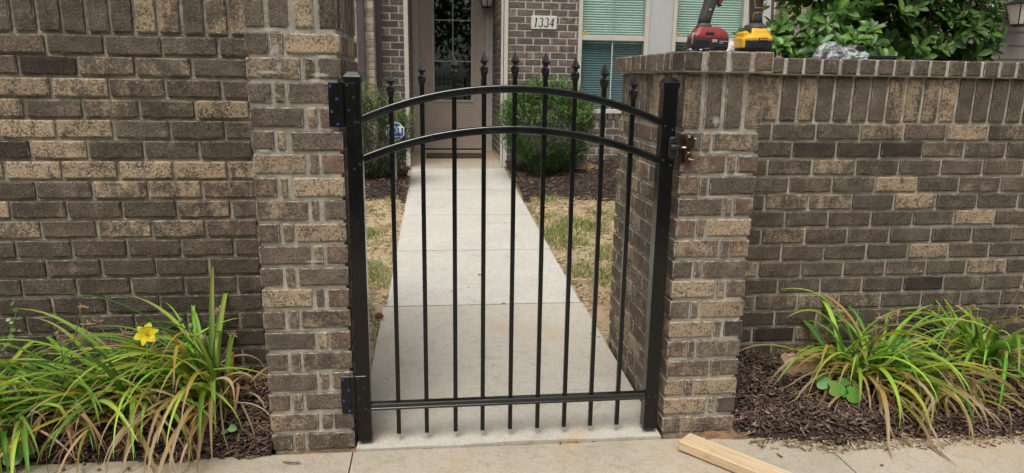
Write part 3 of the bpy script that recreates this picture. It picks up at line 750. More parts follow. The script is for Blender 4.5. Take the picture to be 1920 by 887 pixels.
for b in ((-.584, -.325, F + .006, F + .25, 0, 5.2), (.882, 1.724, F + .006, F + .3, 0, 5.2), (1.724, 5.6, F + .006, F + .3, 0, .84), (1.724, 4.15, F + .006, F + .3, 2.78, 5.2), (4.15, 5.6, F + .006, F + .3, .84, 5.2),
          (-.55, -.285, F + .25, 8.1, 0, 5.2), (.848, 1.0, F + .3, 8.1, 0, 5.2), (-.585, .885, F + .006, 8.1, 3.9, 5.2), (-.285, .848, 7.9, 8.1, 0, 3.9)): core.box(*b, .001)
part('mortar_core', core, 'mortar_house', hs_)
part('porch_ceiling', MB().box(-.285, .848, F + .02, 7.9, 3.86, 3.898, .002), 'trim', hs_)
part('porch_floor', MB().box(-.35, .89, F - .02, 7.9, -.05, .250, .006), 'porch', hs_)
for x0, x1 in ((-.328, -.278), (.840, .885)):
    part('corner_trim', MB().box(x0, x1, F - .022, F + .05, .255, 3.2, .003), 'trim', hs_)
part('corner_trim', MB().box(.812, .838, F + .06, F + .10, .255, 2.86, .003), 'jamb', hs_)
# door
dr = part('door', MB().box(-.184, .737, 7.80, 7.845, .306, 2.70, .003), 'door', hs_)
part('door_frame', MB().box(-.283, -.186, 7.775, 7.86, .252, 2.86, .004).box(-.262, -.205, 7.765, 7.775, .252, 2.86, .002), 'jamb', dr)
part('door_frame', MB().box(.739, .846, 7.775, 7.86, .252, 2.86, .004).box(.755, .80, 7.765, 7.775, .252, 2.86, .002), 'jamb', dr)
part('transom_panel', MB().box(-.19, .742, 7.78, 7.90, 2.705, 3.86, .004), 'jamb', dr)
part('threshold', MB().box(-.186, .739, 7.74, 7.86, .252, .290, .004), 'jamb', dr)
part('door_sweep', MB().box(-.184, .737, 7.79, 7.80, .292, .312, .002), 'black_matte', dr)
fx0, fx1, fz0, fz1 = -.006, .572, .972, 2.62
for b in ((fx0, fx1, fz0, fz0 + .032), (fx0, fx1, fz1 - .032, fz1), (fx0, fx0 + .032, fz0 + .032, fz1 - .032), (fx1 - .032, fx1, fz0 + .032, fz1 - .032)):
    part('glass_frame', MB().box(b[0], b[1], 7.787, 7.80, b[2], b[3], .004), 'jamb', dr)
part('muntin', MB().box(.279, .291, 7.788, 7.799, fz0 + .032, fz1 - .032, .002), 'muntin', dr)
for z in (1.538, 2.093): part('muntin', MB().box(fx0 + .032, fx1 - .032, 7.7875, 7.7985, z - .006, z + .006, .002), 'muntin', dr)
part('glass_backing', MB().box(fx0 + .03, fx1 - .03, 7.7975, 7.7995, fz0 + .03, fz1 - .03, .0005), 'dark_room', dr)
for xa, xb in ((fx0 + .032, .279), (.291, fx1 - .032)):
    for za, zb in ((fz0 + .032, 1.532), (1.544, 2.087), (2.099, fz1 - .032)):
        part('pane', MB().add([(xa, 7.795, za), (xb, 7.795, za), (xb, 7.795, zb), (xa, 7.795, zb)], [(0, 1, 2, 3)]), 'glass_door', dr)
pm = MB()
for (a, b, z0, z1, y) in ((-.001, .578, .565, .880, 7.796), (.030, .547, .600, .845, 7.791)): pm.box(a, b, y, 7.80, z0, z1, .004)
part('raised_panel', pm, 'door', dr)
part('deadbolt', MB().box(.672, .722, 7.792, 7.80, 1.345, 1.400, .004), 'muntin', dr)
part('deadbolt_knob', MB().tube([(.697, 7.79, 1.372), (.697, 7.775, 1.372)], .019, 16), 'black_matte', dr, True)
part('door_handle', MB().box(.682, .722, 7.785, 7.80, 1.19, 1.31, .006).tube([(.702, 7.78, 1.29), (.702, 7.74, 1.27), (.702, 7.735, 1.12), (.702, 7.78, 1.07)], .010, 10).box(.690, .714, 7.785, 7.80, 1.04, 1.09, .004), 'black_matte', dr)
for x, z in ((-.06, 1.22), (.62, 1.20)): part('peg', MB().tube([(x, 7.80, z), (x, 7.794, z)], .008, 10), 'black_matte', dr, True)
for x, z in ((-.11, 1.70), (-.10, 1.42), (.625, 1.66), (.63, 1.43), (.605, .80)):
    part('paint_spot', MB().tube([(x, 7.7995, z), (x, 7.7988, z)], random.uniform(.008, .018), 9), 'white_panel', dr)
# windows
def window(x0, x1, z0=.963, z1=2.75):
    w = part('window', MB().box(x0, x0 + .046, F - .018, F + .07, z0, z1, .003).box(x1 - .052, x1, F - .018, F + .07, z0, z1, .003).box(x0 + .046, x1 - .052, F - .018, F + .07, z1 - .05, z1, .003), 'trim', hs_)
    part('sill', MB().box(x0 - .004, x1 + .004, F - .03, F + .05, .911, z0, .004), 'trim', w)
    part('meeting_rail', MB().box(x0 + .046, x1 - .052, F - .004, F + .05, 1.772, 1.833, .003), 'trim', w)
    a, b = x0 + .046, x1 - .052
    part('pane', MB().add([(a, F + .012, 1.833), (b, F + .012, 1.833), (b, F + .012, z1 - .05), (a, F + .012, z1 - .05)], [(0, 1, 2, 3)]), 'glass_up', w)
    part('pane', MB().add([(a, F + .03, z0), (b, F + .03, z0), (b, F + .03, 1.772), (a, F + .03, 1.772)], [(0, 1, 2, 3)]), 'glass_low', w)
    part('insect_screen', MB().box(b - .02, b, F + .008, F + .03, z0, 1.772, .001), 'spout', w)
    part('muntin', MB().box((a + b) / 2 - .007, (a + b) / 2 + .007, F + .02, F + .026, z0, 1.772, .001).box((a + b) / 2 - .007, (a + b) / 2 + .007, F + .018, F + .026, 1.833, z1 - .05, .001), 'jamb', w)
    m = MB(); z = z0
    while z < z1:
        m.add([(a - .02, F + .108, z), (b + .02, F + .108, z), (b + .02, F + .090, z + .010), (a - .02, F + .090, z + .010), (b + .02, F + .112, z + .030), (a - .02, F + .112, z + .030)], [(0, 1, 2, 3), (3, 2, 4, 5)]); z += .0285
    part('blind', m, 'blind', w, kind='stuff')
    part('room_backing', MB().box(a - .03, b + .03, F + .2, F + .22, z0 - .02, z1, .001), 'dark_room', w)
    tri = MB(); xx, zz = a + .038, 1.845
    tri.rings([[(xx - .028, y, zz), (xx + .028, y, zz), (xx + .004, y, zz + .048), (xx - .004, y, zz + .048)] for y in (F + .010, F + .0085)])
    t = part('sticker', tri, 'yellow_sticker', w)
    part('sticker_mark', MB().box(xx - .006, xx + .008, F + .0072, F + .0084, zz + .010, zz + .026, .0004), 'ink', w)
    return w
window(1.724, 2.582); window(2.874, 3.80)
for x0, x1 in ((2.584, 2.872), (3.802, 4.15)):
    part('mullion_panel', MB().box(x0, x1, F - .008, F + .05, .915, 2.78, .003).box(x0 + .02, x0 + .024, F - .011, F - .008, .915, 2.78, .001).box(x1 - .024, x1 - .02, F - .011, F - .008, .915, 2.78, .001), 'white_panel', hs_)
part('header_trim', MB().box(1.72, 4.16, F - .02, F + .05, 2.752, 2.80, .003), 'trim', hs_)
# left projecting tan house
th = thing('townhouse', 'neighbouring pale tan brick house left of the porch with dark downspout', 'house', (-2, 5.7, .25))
hwall(-2.35, -.640, 5.70, .24, 2.7, -.72, mat='brick_tan', root=th, val=1.0, g=.008)
hwall(5.80, 6.05, -.640, .24, 2.4, 5.8, axis='y', mat='brick_tan', root=th, val=1.0)
part('mortar_core', MB().box(-4.5, -.645, 5.706, 6.6, 0, 5.2, .002), 'mortar_house', th)
def spout(x0, x1, y0, y1, z0, z1):
    m = MB().box(x0, x1, y0, y1, z0, z1, .006)
    for z in (.9, 1.35, 2.1): m.box(x0 - .006, x1 + .006, y0 - .003, y1 + .002, z, z + .03, .001)
    return m
part('downspout', spout(-.811, -.732, 5.61, 5.69, .3, 5.0), 'spout', th)
part('downspout', spout(-.648, -.580, 5.98, 6.06, .3, 5.0), 'spout', hs_)
# number plaque
pl = thing('house_number_sign', 'pale plaque reading 1334 on the brown brick house front', 'sign', (1.31, F - .02, 1.95))
part('plate', MB().box(1.155, 1.460, F - .022, F - .002, 1.884, 2.036, .004), 'plaque', pl)
cz, dy = 1.960, F - .0235
def arc(cx, c_z, rx, rz, a0, a1, n=10): return [(cx + rx * math.cos(R_(a0 + (a1 - a0) * i / n)), c_z + rz * math.sin(R_(a0 + (a1 - a0) * i / n))) for i in range(n + 1)]
def digit(ch, x):
    m = MB(); H_ = .10; z0 = cz - H_ / 2; sl = lambda pts: [(px + (pz - z0) * .14, pz) for px, pz in pts]
    if ch == '1': m.stroke(sl([(x + .004, z0 + .086), (x + .018, z0 + H_)]), .008, dy, F - .021).stroke(sl([(x + .018, z0 + H_), (x + .018, z0)]), .014, dy, F - .021).stroke(sl([(x + .004, z0 + .001), (x + .032, z0 + .001)]), .004, dy - .0002, F - .021)
    if ch == '3': m.stroke(sl(arc(x + .016, z0 + .077, .019, .022, 160, -75)), [.006, .007, .009, .010, .011, .012, .012, .012, .011, .009, .006], dy, F - .021).stroke(sl(arc(x + .016, z0 + .028, .023, .028, 80, -165)), [.006, .009, .011, .013, .014, .014, .013, .011, .010, .009, .011], dy - .0002, F - .021)
    if ch == '4': m.stroke(sl([(x + .028, z0 + H_), (x - .006, z0 + .030)]), .008, dy, F - .021).stroke(sl([(x - .008, z0 + .030), (x + .044, z0 + .030)]), .009, dy - .0002, F - .021).stroke(sl([(x + .028, z0 + H_), (x + .028, z0)]), .014, dy - .0004, F - .021)
    return m
for ch, x in zip('1334', (1.186, 1.246, 1.312, 1.376)): part('numeral', digit(ch, x), 'ink', pl)
# doormat
dm = thing('doormat', 'brown coir doormat on the porch before the taupe door', 'doormat', (.3, 7.3, .25))
part('mat', MB().box(-.10, .69, 7.05, 7.52, .2505, .275, .006), 'mat', dm)
m = MB()
for i in range(26):
    for j in range(2):
        x = -.09 + i * .03; m.stroke([(x, .256 + j * .009), (x + .012, .262 + j * .009), (x + .024, .256 + j * .009)], .003, 7.045, 7.051)
part('rib_pattern', m, 'spout', dm, kind='stuff')
# lanterns
def lantern(label, x, y, z, s=1.0, side=0):
    t = thing('wall_lantern', label, 'lamp', (x, y, z), 'wall lanterns')
    part('back_plate', MB().box(x - .055 * s, x + .055 * s, y - .012, y, z + .02 * s, z + .30 * s, .004), 'lamp_black', t)
    xo = x + side
    pts = [(x, y - .01, z + .20 * s), (x * .6 + xo * .4, y - .07 * s, z + .27 * s), (xo, y - .13 * s, z + .25 * s), (xo, y - .14 * s, z + .20 * s)]
    part('arm', MB().tube(pts, .014 * s, 10), 'lamp_black', t, True)
    yc = y - .14 * s
    part('roof', MB().loft([(xo, yc, z + h * s, w * s, w * s) for h, w in ((.120, .135), (.130, .138), (.150, .10), (.165, .075), (.175, .07), (.20, .045), (.215, .015))], 16, 5), 'lamp_black', t)
    part('glass', MB().loft([(xo, yc, z + h * s, w * s, w * s) for h, w in ((-.09, .065), (.120, .112))], 16, 8), 'lamp_glass', t)
    m = MB()
    for a, b in ((-1, -1), (1, -1), (1, 1), (-1, 1)): m.tube([(xo + a * .062 * s, yc + b * .062 * s, z - .09 * s), (xo + a * .108 * s, yc + b * .108 * s, z + .12 * s)], .006 * s, 6)
    for a in (-1, 1): m.tube([(xo, yc + a * .066 * s, z - .09 * s), (xo, yc + a * .113 * s, z + .12 * s)], .007 * s, 6)
    part('cage', m, 'lamp_black', t)
    part('bottom', MB().loft([(xo, yc, z + h * s, w * s, w * s) for h, w in ((-.115, .03), (-.105, .06), (-.088, .072))], 16, 6), 'lamp_black', t)
lantern('black lantern at the top beside the taupe front door', .745, 7.765, 2.36, 1.0)

# ------------------------------------------------------------------ neighbour with grey siding (far right)
nb = thing('siding_house', 'grey lap sided house at the far right behind the leafy shrub', 'house', (7.4, 6.05, .25))
nb_x0 = 6.98
z = .3; k = 0
while z < 3.4:
    m = MB(); m.add([(nb_x0 + .10, 6.035, z), (9.6, 6.035, z), (9.6, 6.048, z + .17), (nb_x0 + .10, 6.048, z + .17), (nb_x0 + .10, 6.06, z), (9.6, 6.06, z), (9.6, 6.06, z + .17), (nb_x0 + .10, 6.06, z + .17)],
          [(0, 1, 2, 3), (4, 7, 6, 5), (0, 4, 5, 1), (3, 2, 6, 7), (0, 3, 7, 4), (1, 5, 6, 2)]); part('siding_board', m, 'siding', nb); z += .168; k += 1
part('corner_board', MB().box(nb_x0 - .02, nb_x0 + .098, 6.02, 6.10, .25, 3.4, .003), 'siding_trim', nb)
part('edge_strip', MB().box(nb_x0 - .045, nb_x0 - .022, 6.015, 6.12, .25, 3.4, .003), 'jamb', nb)
part('brick_return', MB().box(6.3, nb_x0 - .05, 6.2, 6.4, .2, 3.4, .003), 'brick_house', nb)
part('wall_core', MB().box(nb_x0, 9.6, 6.062, 6.6, .0, 3.5, .003), 'siding', nb)
part('lamp_block', MB().box(nb_x0 + .24, nb_x0 + .40, 6.012, 6.046, 2.11, 2.50, .003), 'muntin', nb)
lantern('black lantern on a white block on the grey siding, far right', nb_x0 + .32, 6.012, 2.15, 1.12, -.10)
pw = thing('siding_house', 'pale tan house wall glimpsed low behind the leafy shrub', 'house', (5.9, 6.5, .2))
for i in range(18): part('siding_board', MB().box(5.0, 6.28, 6.50 + .0, 6.53, .2 + i * .15, .2 + i * .15 + .145, .004), 'trim', pw)

# ------------------------------------------------------------------ yard sign, rock, chips, twig
sg = thing('yard_sign', 'blue octagonal security yard sign half hidden behind the left shrub', 'sign', (-.38, 4.80, .2))
oc = lambda r, cx, cz_, y: [(cx + r * math.cos(R_(22.5 + 45 * k)), y, cz_ + r * math.sin(R_(22.5 + 45 * k))) for k in range(8)]
sx, sz, sy = -.384, .778, 4.80
part('border', MB().rings([oc(.098, sx, sz, sy), oc(.098, sx, sz, sy + .006)]), 'white_paint', sg)
part('face', MB().rings([oc(.089, sx, sz, sy - .002), oc(.089, sx, sz, sy + .001)]), 'blue_sign', sg)
y0, y1 = sy - .0035, sy - .0015
m = MB().stroke([(sx - .072, sz - .02), (sx - .053, sz + .04), (sx - .034, sz - .02)], .013, y0, y1).stroke([(sx - .064, sz), (sx - .044, sz)], .010, y0 - .0002, y1); part('letter', m, 'white_paint', sg)
m = MB().stroke([(sx - .018, sz - .02), (sx - .018, sz + .045)], .017, y0, y1).stroke(arc(sx - .016, sz + .0125, .034, .0325, 90, -90), .014, y0 - .0002, y1); part('letter', m, 'white_paint', sg)
m = MB().stroke([(sx + .052, sz - .02), (sx + .052, sz + .045)], .019, y0, y1).stroke([(sx + .026, sz + .045), (sx + .078, sz + .045)], .016, y0 - .0002, y1); part('letter', m, 'white_paint', sg)
m = MB()
for i in range(9): m.stroke([(sx - .055 + i * .0135, sz - .052), (sx - .047 + i * .0135, sz - .052)], .013, y0, y1)
part('small_lettering', m, 'white_paint', sg, kind='stuff')
part('stake', MB().box(sx - .008, sx + .008, sy + .007, sy + .015, .2, sz + .1, .002), 'steel', sg)
def lump(name, mat, label, cat, c, r, n=9, seed=1, flat=.6):
    rr = random.Random(seed); m = MB(); rings = []
    for i in range(n):
        ph = math.pi * (i + .02) / (n - .96) - math.pi / 2; ring = []
        for k in range(12):
            t = 2 * math.pi * k / 12; q = 1 + rr.uniform(-.18, .18)
            ring.append((c[0] + r[0] * math.cos(ph) * math.cos(t) * q, c[1] + r[1] * math.cos(ph) * math.sin(t) * q, c[2] + r[2] * math.sin(ph) * (1 + rr.uniform(-.1, .1))))
        rings.append(ring)
    m.rings(rings); return solo(name, m, mat, label, cat, base=(c[0], c[1], c[2] - r[2]))
lump('rock', 'rock', 'flat tan rock in the mulch right of the round shrub', 'rock', (1.72, 5.35, .335), (.14, .09, .06), seed=3)
lump('brick_chip', 'chip_red', 'small red brick chip at the left edge of the walkway', 'stone', (-.300, 1.23, .07), (.024, .02, .016), seed=5)
m = MB().tube([(-.535, -.095, .006), (-.505, -.106, .008), (-.47, -.108, .005)], [.002, .003, .002], 6).tube([(-.492, -.106, .006), (-.478, -.098, .007)], [.002, .0012], 6)
solo('twig', m, 'stem', 'small forked brown twig on the sidewalk below the left pillar', 'twig', base=(-.5, -.1, 0))

# ------------------------------------------------------------------ drills and oddments on the wall top
ZT = RS + .268
d1 = thing('cordless_drill', 'red and black cordless drill standing on the right pillar coping', 'drill', (.95, .06, ZT), 'cordless drills on the pillar')
dx, dyy = .950, .065
part('battery', MB().loft([(dx, dyy, ZT + h, w, d) for h, w, d in ((.0005, .055, .030), (.004, .062, .034), (.012, .066, .037), (.034, .067, .037), (.044, .066, .036))], 28, 6), 'brown_plastic', d1)
part('battery_label', MB().box(dx + .002, dx + .020, dyy - .0385, dyy - .036, ZT + .029, ZT + .039, .001), 'label_grey', d1)
m = MB()
for i in range(7): m.box(dx + .028 + i * .0042, dx + .031 + i * .0042, dyy - .0384, dyy - .036, ZT + .031, ZT + .0345, .0004)
for i in range(4): m.box(dx + .028 + i * .0036, dx + .0305 + i * .0036, dyy - .0384, dyy - .036, ZT + .0255, ZT + .0282, .0004)
part('battery_lettering', m, 'label_grey', d1, kind='stuff')
part('battery_ridge', MB().box(dx - .006, dx + .060, dyy - .0392, dyy - .036, ZT + .014, ZT + .0165, .0008).box(dx - .055, dx - .012, dyy - .0386, dyy - .036, ZT + .006, ZT + .038, .002), 'black_matte', d1)
part('base_shell', MB().loft([(dx + ox, dyy, ZT + h, w, d) for h, w, d, ox in ((.044, .066, .036, 0), (.052, .064, .036, 0), (.062, .056, .034, .003), (.074, .046, .030, -.002), (.081, .036, .027, -.006))], 28, 8), 'red_plastic', d1)
part('fuel_gauge', MB().box(dx - .022, dx + .008, dyy - .0375, dyy - .030, ZT + .053, ZT + .063, .002), 'black_matte', d1)
part('neck', MB().loft([(dx + ox, dyy, ZT + h, w, d) for h, w, d, ox in ((.080, .030, .025, -.016), (.086, .024, .022, -.017), (.094, .020, .019, -.018))], 20, 3), 'grey_rubber', d1, True)
hd = part('handle', MB().loft([(dx + ox, dyy, ZT + h, w, d) for h, w, d, ox in ((.092, .021, .019, -.018), (.115, .021, .019, -.014), (.140, .0215, .019, -.007), (.165, .023, .019, .001), (.185, .026, .019, .008), (.205, .033, .021, .006))], 20, 2.8), 'grey_rubber', d1, True)
part('grip_stud', MB().tube([(dx - .006, dyy - .0185, ZT + .137), (dx - .006, dyy - .0205, ZT + .137)], .0045, 10), 'orange_line', hd, True)
part('trigger', MB().loft([(dx + ox, dyy, ZT + h, w, d) for h, w, d, ox in ((.158, .005, .008, .029), (.162, .009, .009, .030), (.172, .009, .009, .036), (.19, .012, .009, .040))], 12, 3), 'red_plastic', d1, True)
part('trigger_guard', MB().box(dx + .026, dx + .040, dyy - .010, dyy + .010, ZT + .150, ZT + .158, .003), 'black_matte', d1)
part('motor_housing', MB().loft([(dyy, ZT + .235, dx + x, w, w) for x, w in ((-.075, .024), (-.070, .030), (-.02, .033), (.03, .034), (.06, .031))], 22, 2.6, 'x'), 'red_plastic', d1, True)
part('chuck', MB().loft([(dyy, ZT + .235, dx + x, w, w) for x, w in ((.058, .028), (.075, .027), (.10, .022), (.115, .014))], 18, 2, 'x'), 'black_matte', d1, True)
m = MB().tube([(dx - .060, dyy - .036, ZT + .062), (dx - .068, dyy - .037, ZT + .055), (dx - .069, dyy - .037, ZT + .026), (dx - .064, dyy - .037, ZT + .022)], .0022, 8); part('belt_hook', m, 'steel', d1, True)
d2 = thing('cordless_drill', 'yellow and black cordless drill standing on the right pillar coping', 'drill', (1.12, .07, ZT), 'cordless drills on the pillar')
dx, dyy = 1.118, .075
part('battery', MB().loft([(dx, dyy, ZT + h, w, d) for h, w, d in ((.0005, .050, .045), (.004, .056, .052), (.014, .0575, .056), (.036, .057, .056), (.040, .055, .054))], 28, 5), 'black_matte', d2)
part('battery_side', MB().box(dx - .0585, dx - .046, dyy - .05, dyy + .04, ZT + .012, ZT + .046, .003), 'yellow_plastic', d2)
part('base_shell', MB().loft([(dx + ox, dyy, ZT + h, w, d) for h, w, d, ox in ((.039, .0575, .055, 0), (.046, .058, .056, 0), (.056, .050, .050, .002), (.062, .045, .044, .004), (.072, .040, .040, .006), (.080, .035, .035, .007))], 28, 4.2), 'yellow_plastic', d2)
part('badge', MB().box(dx - .004, dx + .030, dyy - .0575, dyy - .050, ZT + .034, ZT + .048, .002), 'black_matte', d2)
m = MB().box(dx + .000, dx + .007, dyy - .0586, dyy - .057, ZT + .039, ZT + .0455, .0005)
for i in range(4): m.box(dx + .0105 + i * .0045, dx + .014 + i * .0045, dyy - .0586, dyy - .057, ZT + .039, ZT + .0445, .0005)
part('badge_lettering', m, 'orange_line', d2, kind='stuff')
part('shoulder', MB().box(dx - .052, dx - .034, dyy - .040, dyy + .03, ZT + .046, ZT + .068, .005), 'yellow_plastic', d2)
part('foot_grip', MB().box(dx - .034, dx - .026, dyy - .046, dyy + .03, ZT + .066, ZT + .080, .003), 'grey_rubber', d2)
part('neck', MB().loft([(dx + .008, dyy, ZT + h, w, d) for h, w, d in ((.079, .036, .036), (.086, .034, .034), (.093, .027, .028), (.099, .020, .022), (.103, .018, .021))], 22, 2.6), 'grey_rubber', d2, True)
hd = part('handle', MB().loft([(dx + ox, dyy + oy, ZT + h, w, d) for h, w, d, ox, oy in ((.100, .0185, .024, .007, 0), (.125, .0175, .023, .007, .004), (.150, .018, .024, .008, .008), (.175, .0195, .026, .009, .012), (.205, .024, .032, .009, .015))], 20, 2.8), 'grey_rubber', d2, True)
for z in (.131, .148): part('accent_line', MB().tube([(dx - .011, dyy - .0185, ZT + z), (dx + .006, dyy - .0205, ZT + z + .001), (dx + .024, dyy - .0165, ZT + z)], .0012, 6), 'orange_line', hd, True)
part('accent_line', MB().tube([(dx - .0115, dyy - .014, ZT + .104), (dx - .0115, dyy - .014, ZT + .128), (dx - .009, dyy - .0185, ZT + .131)], .0014, 6), 'orange_line', hd, True)
part('accent_line', MB().tube([(dx - .009, dyy - .0175, ZT + .149), (dx - .0095, dyy - .013, ZT + .165), (dx - .012, dyy - .009, ZT + .19)], .0014, 6), 'orange_line', hd, True)
part('motor_housing', MB().loft([(dx + .009, ZT + .235, dyy + y, w, w) for y, w in ((-.07, .022), (-.06, .030), (0, .033), (.07, .032), (.10, .028))], 22, 2.5, 'y'), 'yellow_plastic', d2, True)
part('chuck', MB().loft([(dx + .009, ZT + .235, dyy + y, w, w) for y, w in ((.10, .026), (.13, .024), (.15, .014))], 18, 2, 'y'), 'black_matte', d2, True)
part('belt_clip', MB().tube([(dx + .049, dyy - .01, ZT + .080), (dx + .055, dyy - .012, ZT + .072), (dx + .060, dyy - .012, ZT + .050), (dx + .056, dyy - .012, ZT + .044)], .0026, 8), 'steel', d2, True)
def crumple(name, mat, label, cat, c, r, seed, e=2.0, n=14, k=22, amp=.22):
    rr = random.Random(seed); m = MB(); rings = []
    ph0 = [rr.uniform(0, 6) for _ in range(8)]
    for i in range(n):
        ph = math.pi / 2 * i / (n - 1); ring = []
        for j in range(k):
            t = 2 * math.pi * j / k
            q = 1 + amp * (math.sin(3 * t + ph0[0] + ph * 2) * .5 + math.sin(7 * t + ph0[1] - 3 * ph) * .4 + rr.uniform(-.35, .35))
            ring.append((c[0] + r[0] * math.cos(ph) * math.cos(t) * q, c[1] + r[1] * math.cos(ph) * math.sin(t) * q, c[2] + r[2] * math.sin(ph) * (1 + amp * .8 * math.sin(2 * t + ph0[2]))))
        rings.append(ring)
    return m.rings(rings)
solo('plastic_bag', crumple('b', 'cloth', '', '', (1.040, .11, ZT), (.055, .03, .036), 4), 'cloth', 'crumpled white plastic bag between the two drills', 'bag', base=(1.04, .10, ZT))
sc_ = thing('loose_screws', 'few loose screws and a driver bit left of the red drill', 'screws', (.88, .0, ZT))
for i, (x, y, a) in enumerate(((.865, .005, .3), (.885, .0, 1.2), (.900, .008, -.2), (.875, .02, 2.0))):
    part('screw', MB().tube([(x, y, ZT + .003), (x + .018 * math.cos(a), y + .018 * math.sin(a), ZT + .003)], [.0028, .0015], 8), 'blue_screw' if i == 1 else 'steel', sc_, True)
part('driver_bit', MB().tube([(.905, -.008, ZT + .004), (.925, -.010, ZT + .005), (.944, -.012, ZT + .006)], [.003, .0045, .006], 8), 'dark_screw', sc_, True)
# bagged hardware and black bracket on the wall coping
hg = thing('hardware_bag', 'black hardware in a clear crumpled plastic bag on the right wall', 'bag', (1.76, .6, ZT))
part('hardware', MB().box(1.690, 1.765, .575, .640, ZT + .001, ZT + .034, .006).box(1.775, 1.845, .580, .63, ZT + .001, ZT + .022, .006).box(1.835, 1.865, .58, .62, ZT + .030, ZT + .058, .004), 'black_matte', hg)
def make_film():
    a = N('clear_film'); tr = a.n('ShaderNodeBsdfTransparent'); o = a.obj(); f = a.noise(o, 28, 5, .6, 1.2)
    a.col((.80, .82, .86)); a.set(a.b, Roughness=.3); mx = a.n('ShaderNodeMixShader'); a.l(a.math('ADD', a.math('MULTIPLY', a.sm(f, .42, .66), .55), .08), mx.inputs[0])
    a.l(tr.outputs[0], mx.inputs[1]); a.l(a.b.outputs[0], mx.inputs[2]); a.l(mx.outputs[0], a.out.inputs[0]); a.bump(f, .9, .01); return a.m
M['film'] = make_film()
fm = crumple('f', '', '', '', (1.722, .608, ZT), (.080, .055, .066), 8, amp=.16)
part('bag_film', fm, 'film', hg)
part('bag_film', crumple('f', '', '', '', (1.822, .605, ZT), (.072, .045, .052), 9, amp=.26), 'film', hg)
solo('black_bracket', MB().box(1.880, 2.010, .57, .63, ZT, ZT + .006, .002).box(1.880, 1.885, .57, .63, ZT + .006, ZT + .014, .001).box(1.885, 2.005, .565, .572, ZT + .006, ZT + .018, .001), 'black_matte', 'flat black bracket beside the bagged hardware on the wall', 'bracket', base=(1.94, .6, ZT))

# ------------------------------------------------------------------ mulch, grass, litter
def chips(name, n, xr, yr, zf, lmin, lmax, cols, mask=None, wmul=1.0, tilt=.35, lift=.004):
    x = rng.uniform(*xr, n); y = rng.uniform(*yr, n)
    if mask is not None:
        k = mask(x, y); x, y = x[k], y[k]; n = len(x)
    z = np.array([zf(a, b) for a, b in zip(x, y)]) + rng.uniform(-.002, .016, n) + lift
    az = rng.uniform(0, 2 * np.pi, n); el = rng.normal(0, tilt, n)
    d = np.stack([np.cos(az) * np.cos(el), np.sin(az) * np.cos(el), np.sin(el)], 1)
    up = np.tile([0, 0, 1.], (n, 1)) + rng.normal(0, .4, (n, 3))
    Rm = frames(d, up); L = rng.uniform(lmin, lmax, n) * rng.uniform(.5, 1, n); w = rng.uniform(.002, .0055, n) * wmul; h = rng.uniform(.001, .003, n)
    Rm = Rm * np.stack([w, L, h], 1)[:, None, :]
    tv = [(-1, -.5, -1), (1, -.42, -1), (.7, .5, -1), (-.5, .45, -1), (-1, -.5, 1), (1, -.42, 1), (.7, .5, 1), (-.5, .45, 1)]
    tf = [(0, 3, 2, 1), (4, 5, 6, 7), (0, 1, 5, 4), (1, 2, 6, 5), (2, 3, 7, 6), (3, 0, 4, 7)]
    cols = np.array(cols); ti = cols[rng.integers(0, len(cols), n)] * rng.uniform(.6, 1.35, (n, 1))
    return big(name, tv, tf, Rm, np.stack([x, y, z], 1), ti, 'chips')
MC = [(.095, .062, .046), (.13, .086, .064), (.066, .044, .034), (.17, .115, .086), (.10, .070, .056), (.092, .060, .045), (.26, .19, .14)]
tag(chips('mulch', 11000, (-2.6, XL0 - .004), (-.06, .46), lambda x, y: max(bedz(x, y), swz(x, y) - .004 if y < -.03 else -1), .02, .065, MC, mask=lambda x, y: y > -.036 + .014 * np.sin(9 * x) + .012 * np.sin(23 * x + 1) + rng.normal(0, .008, len(x))), 'dark shredded mulch under the left daylilies', 'mulch')
tag(chips('mulch', 14000, (XR1 + .006, 3.4), (-.16, .52), lambda x, y: max(bedz(x, y), swz(x, y) - .004 if y < -.03 else -1), .02, .06, MC, mask=lambda x, y: y > -.03 - .085 * np.clip((x - 1.15) / .3, 0, 1) + .012 * np.sin(11 * x) + rng.normal(0, .008, len(x))), 'dark shredded mulch under the right daylilies', 'mulch')
tag(chips('mulch', 3500, (-1.6, -.27), (3.9, 5.68), backz, .03, .08, MC, mask=lambda x, y: y > 4.15 + .12 * np.sin(7 * x) - np.where(x > -.42, .5, 0)), 'dark mulch bed under the left shrub by the porch', 'mulch')
tag(chips('mulch', 6000, (.86, 3.2), (4.1, 6.08), backz, .03, .08, MC, mask=lambda x, y: y > 4.28 + .12 * np.sin(6 * x)), 'dark mulch bed under the round shrub by the house', 'mulch')
tag(chips('litter', 14, (-.27, .83), (.5, 4.6), lambda x, y: wz(x, y) - .001, .008, .03, MC + [(.3, .22, .12)], wmul=.8, tilt=.05, lift=0), 'few dry leaf crumbs on the walkway', 'litter')
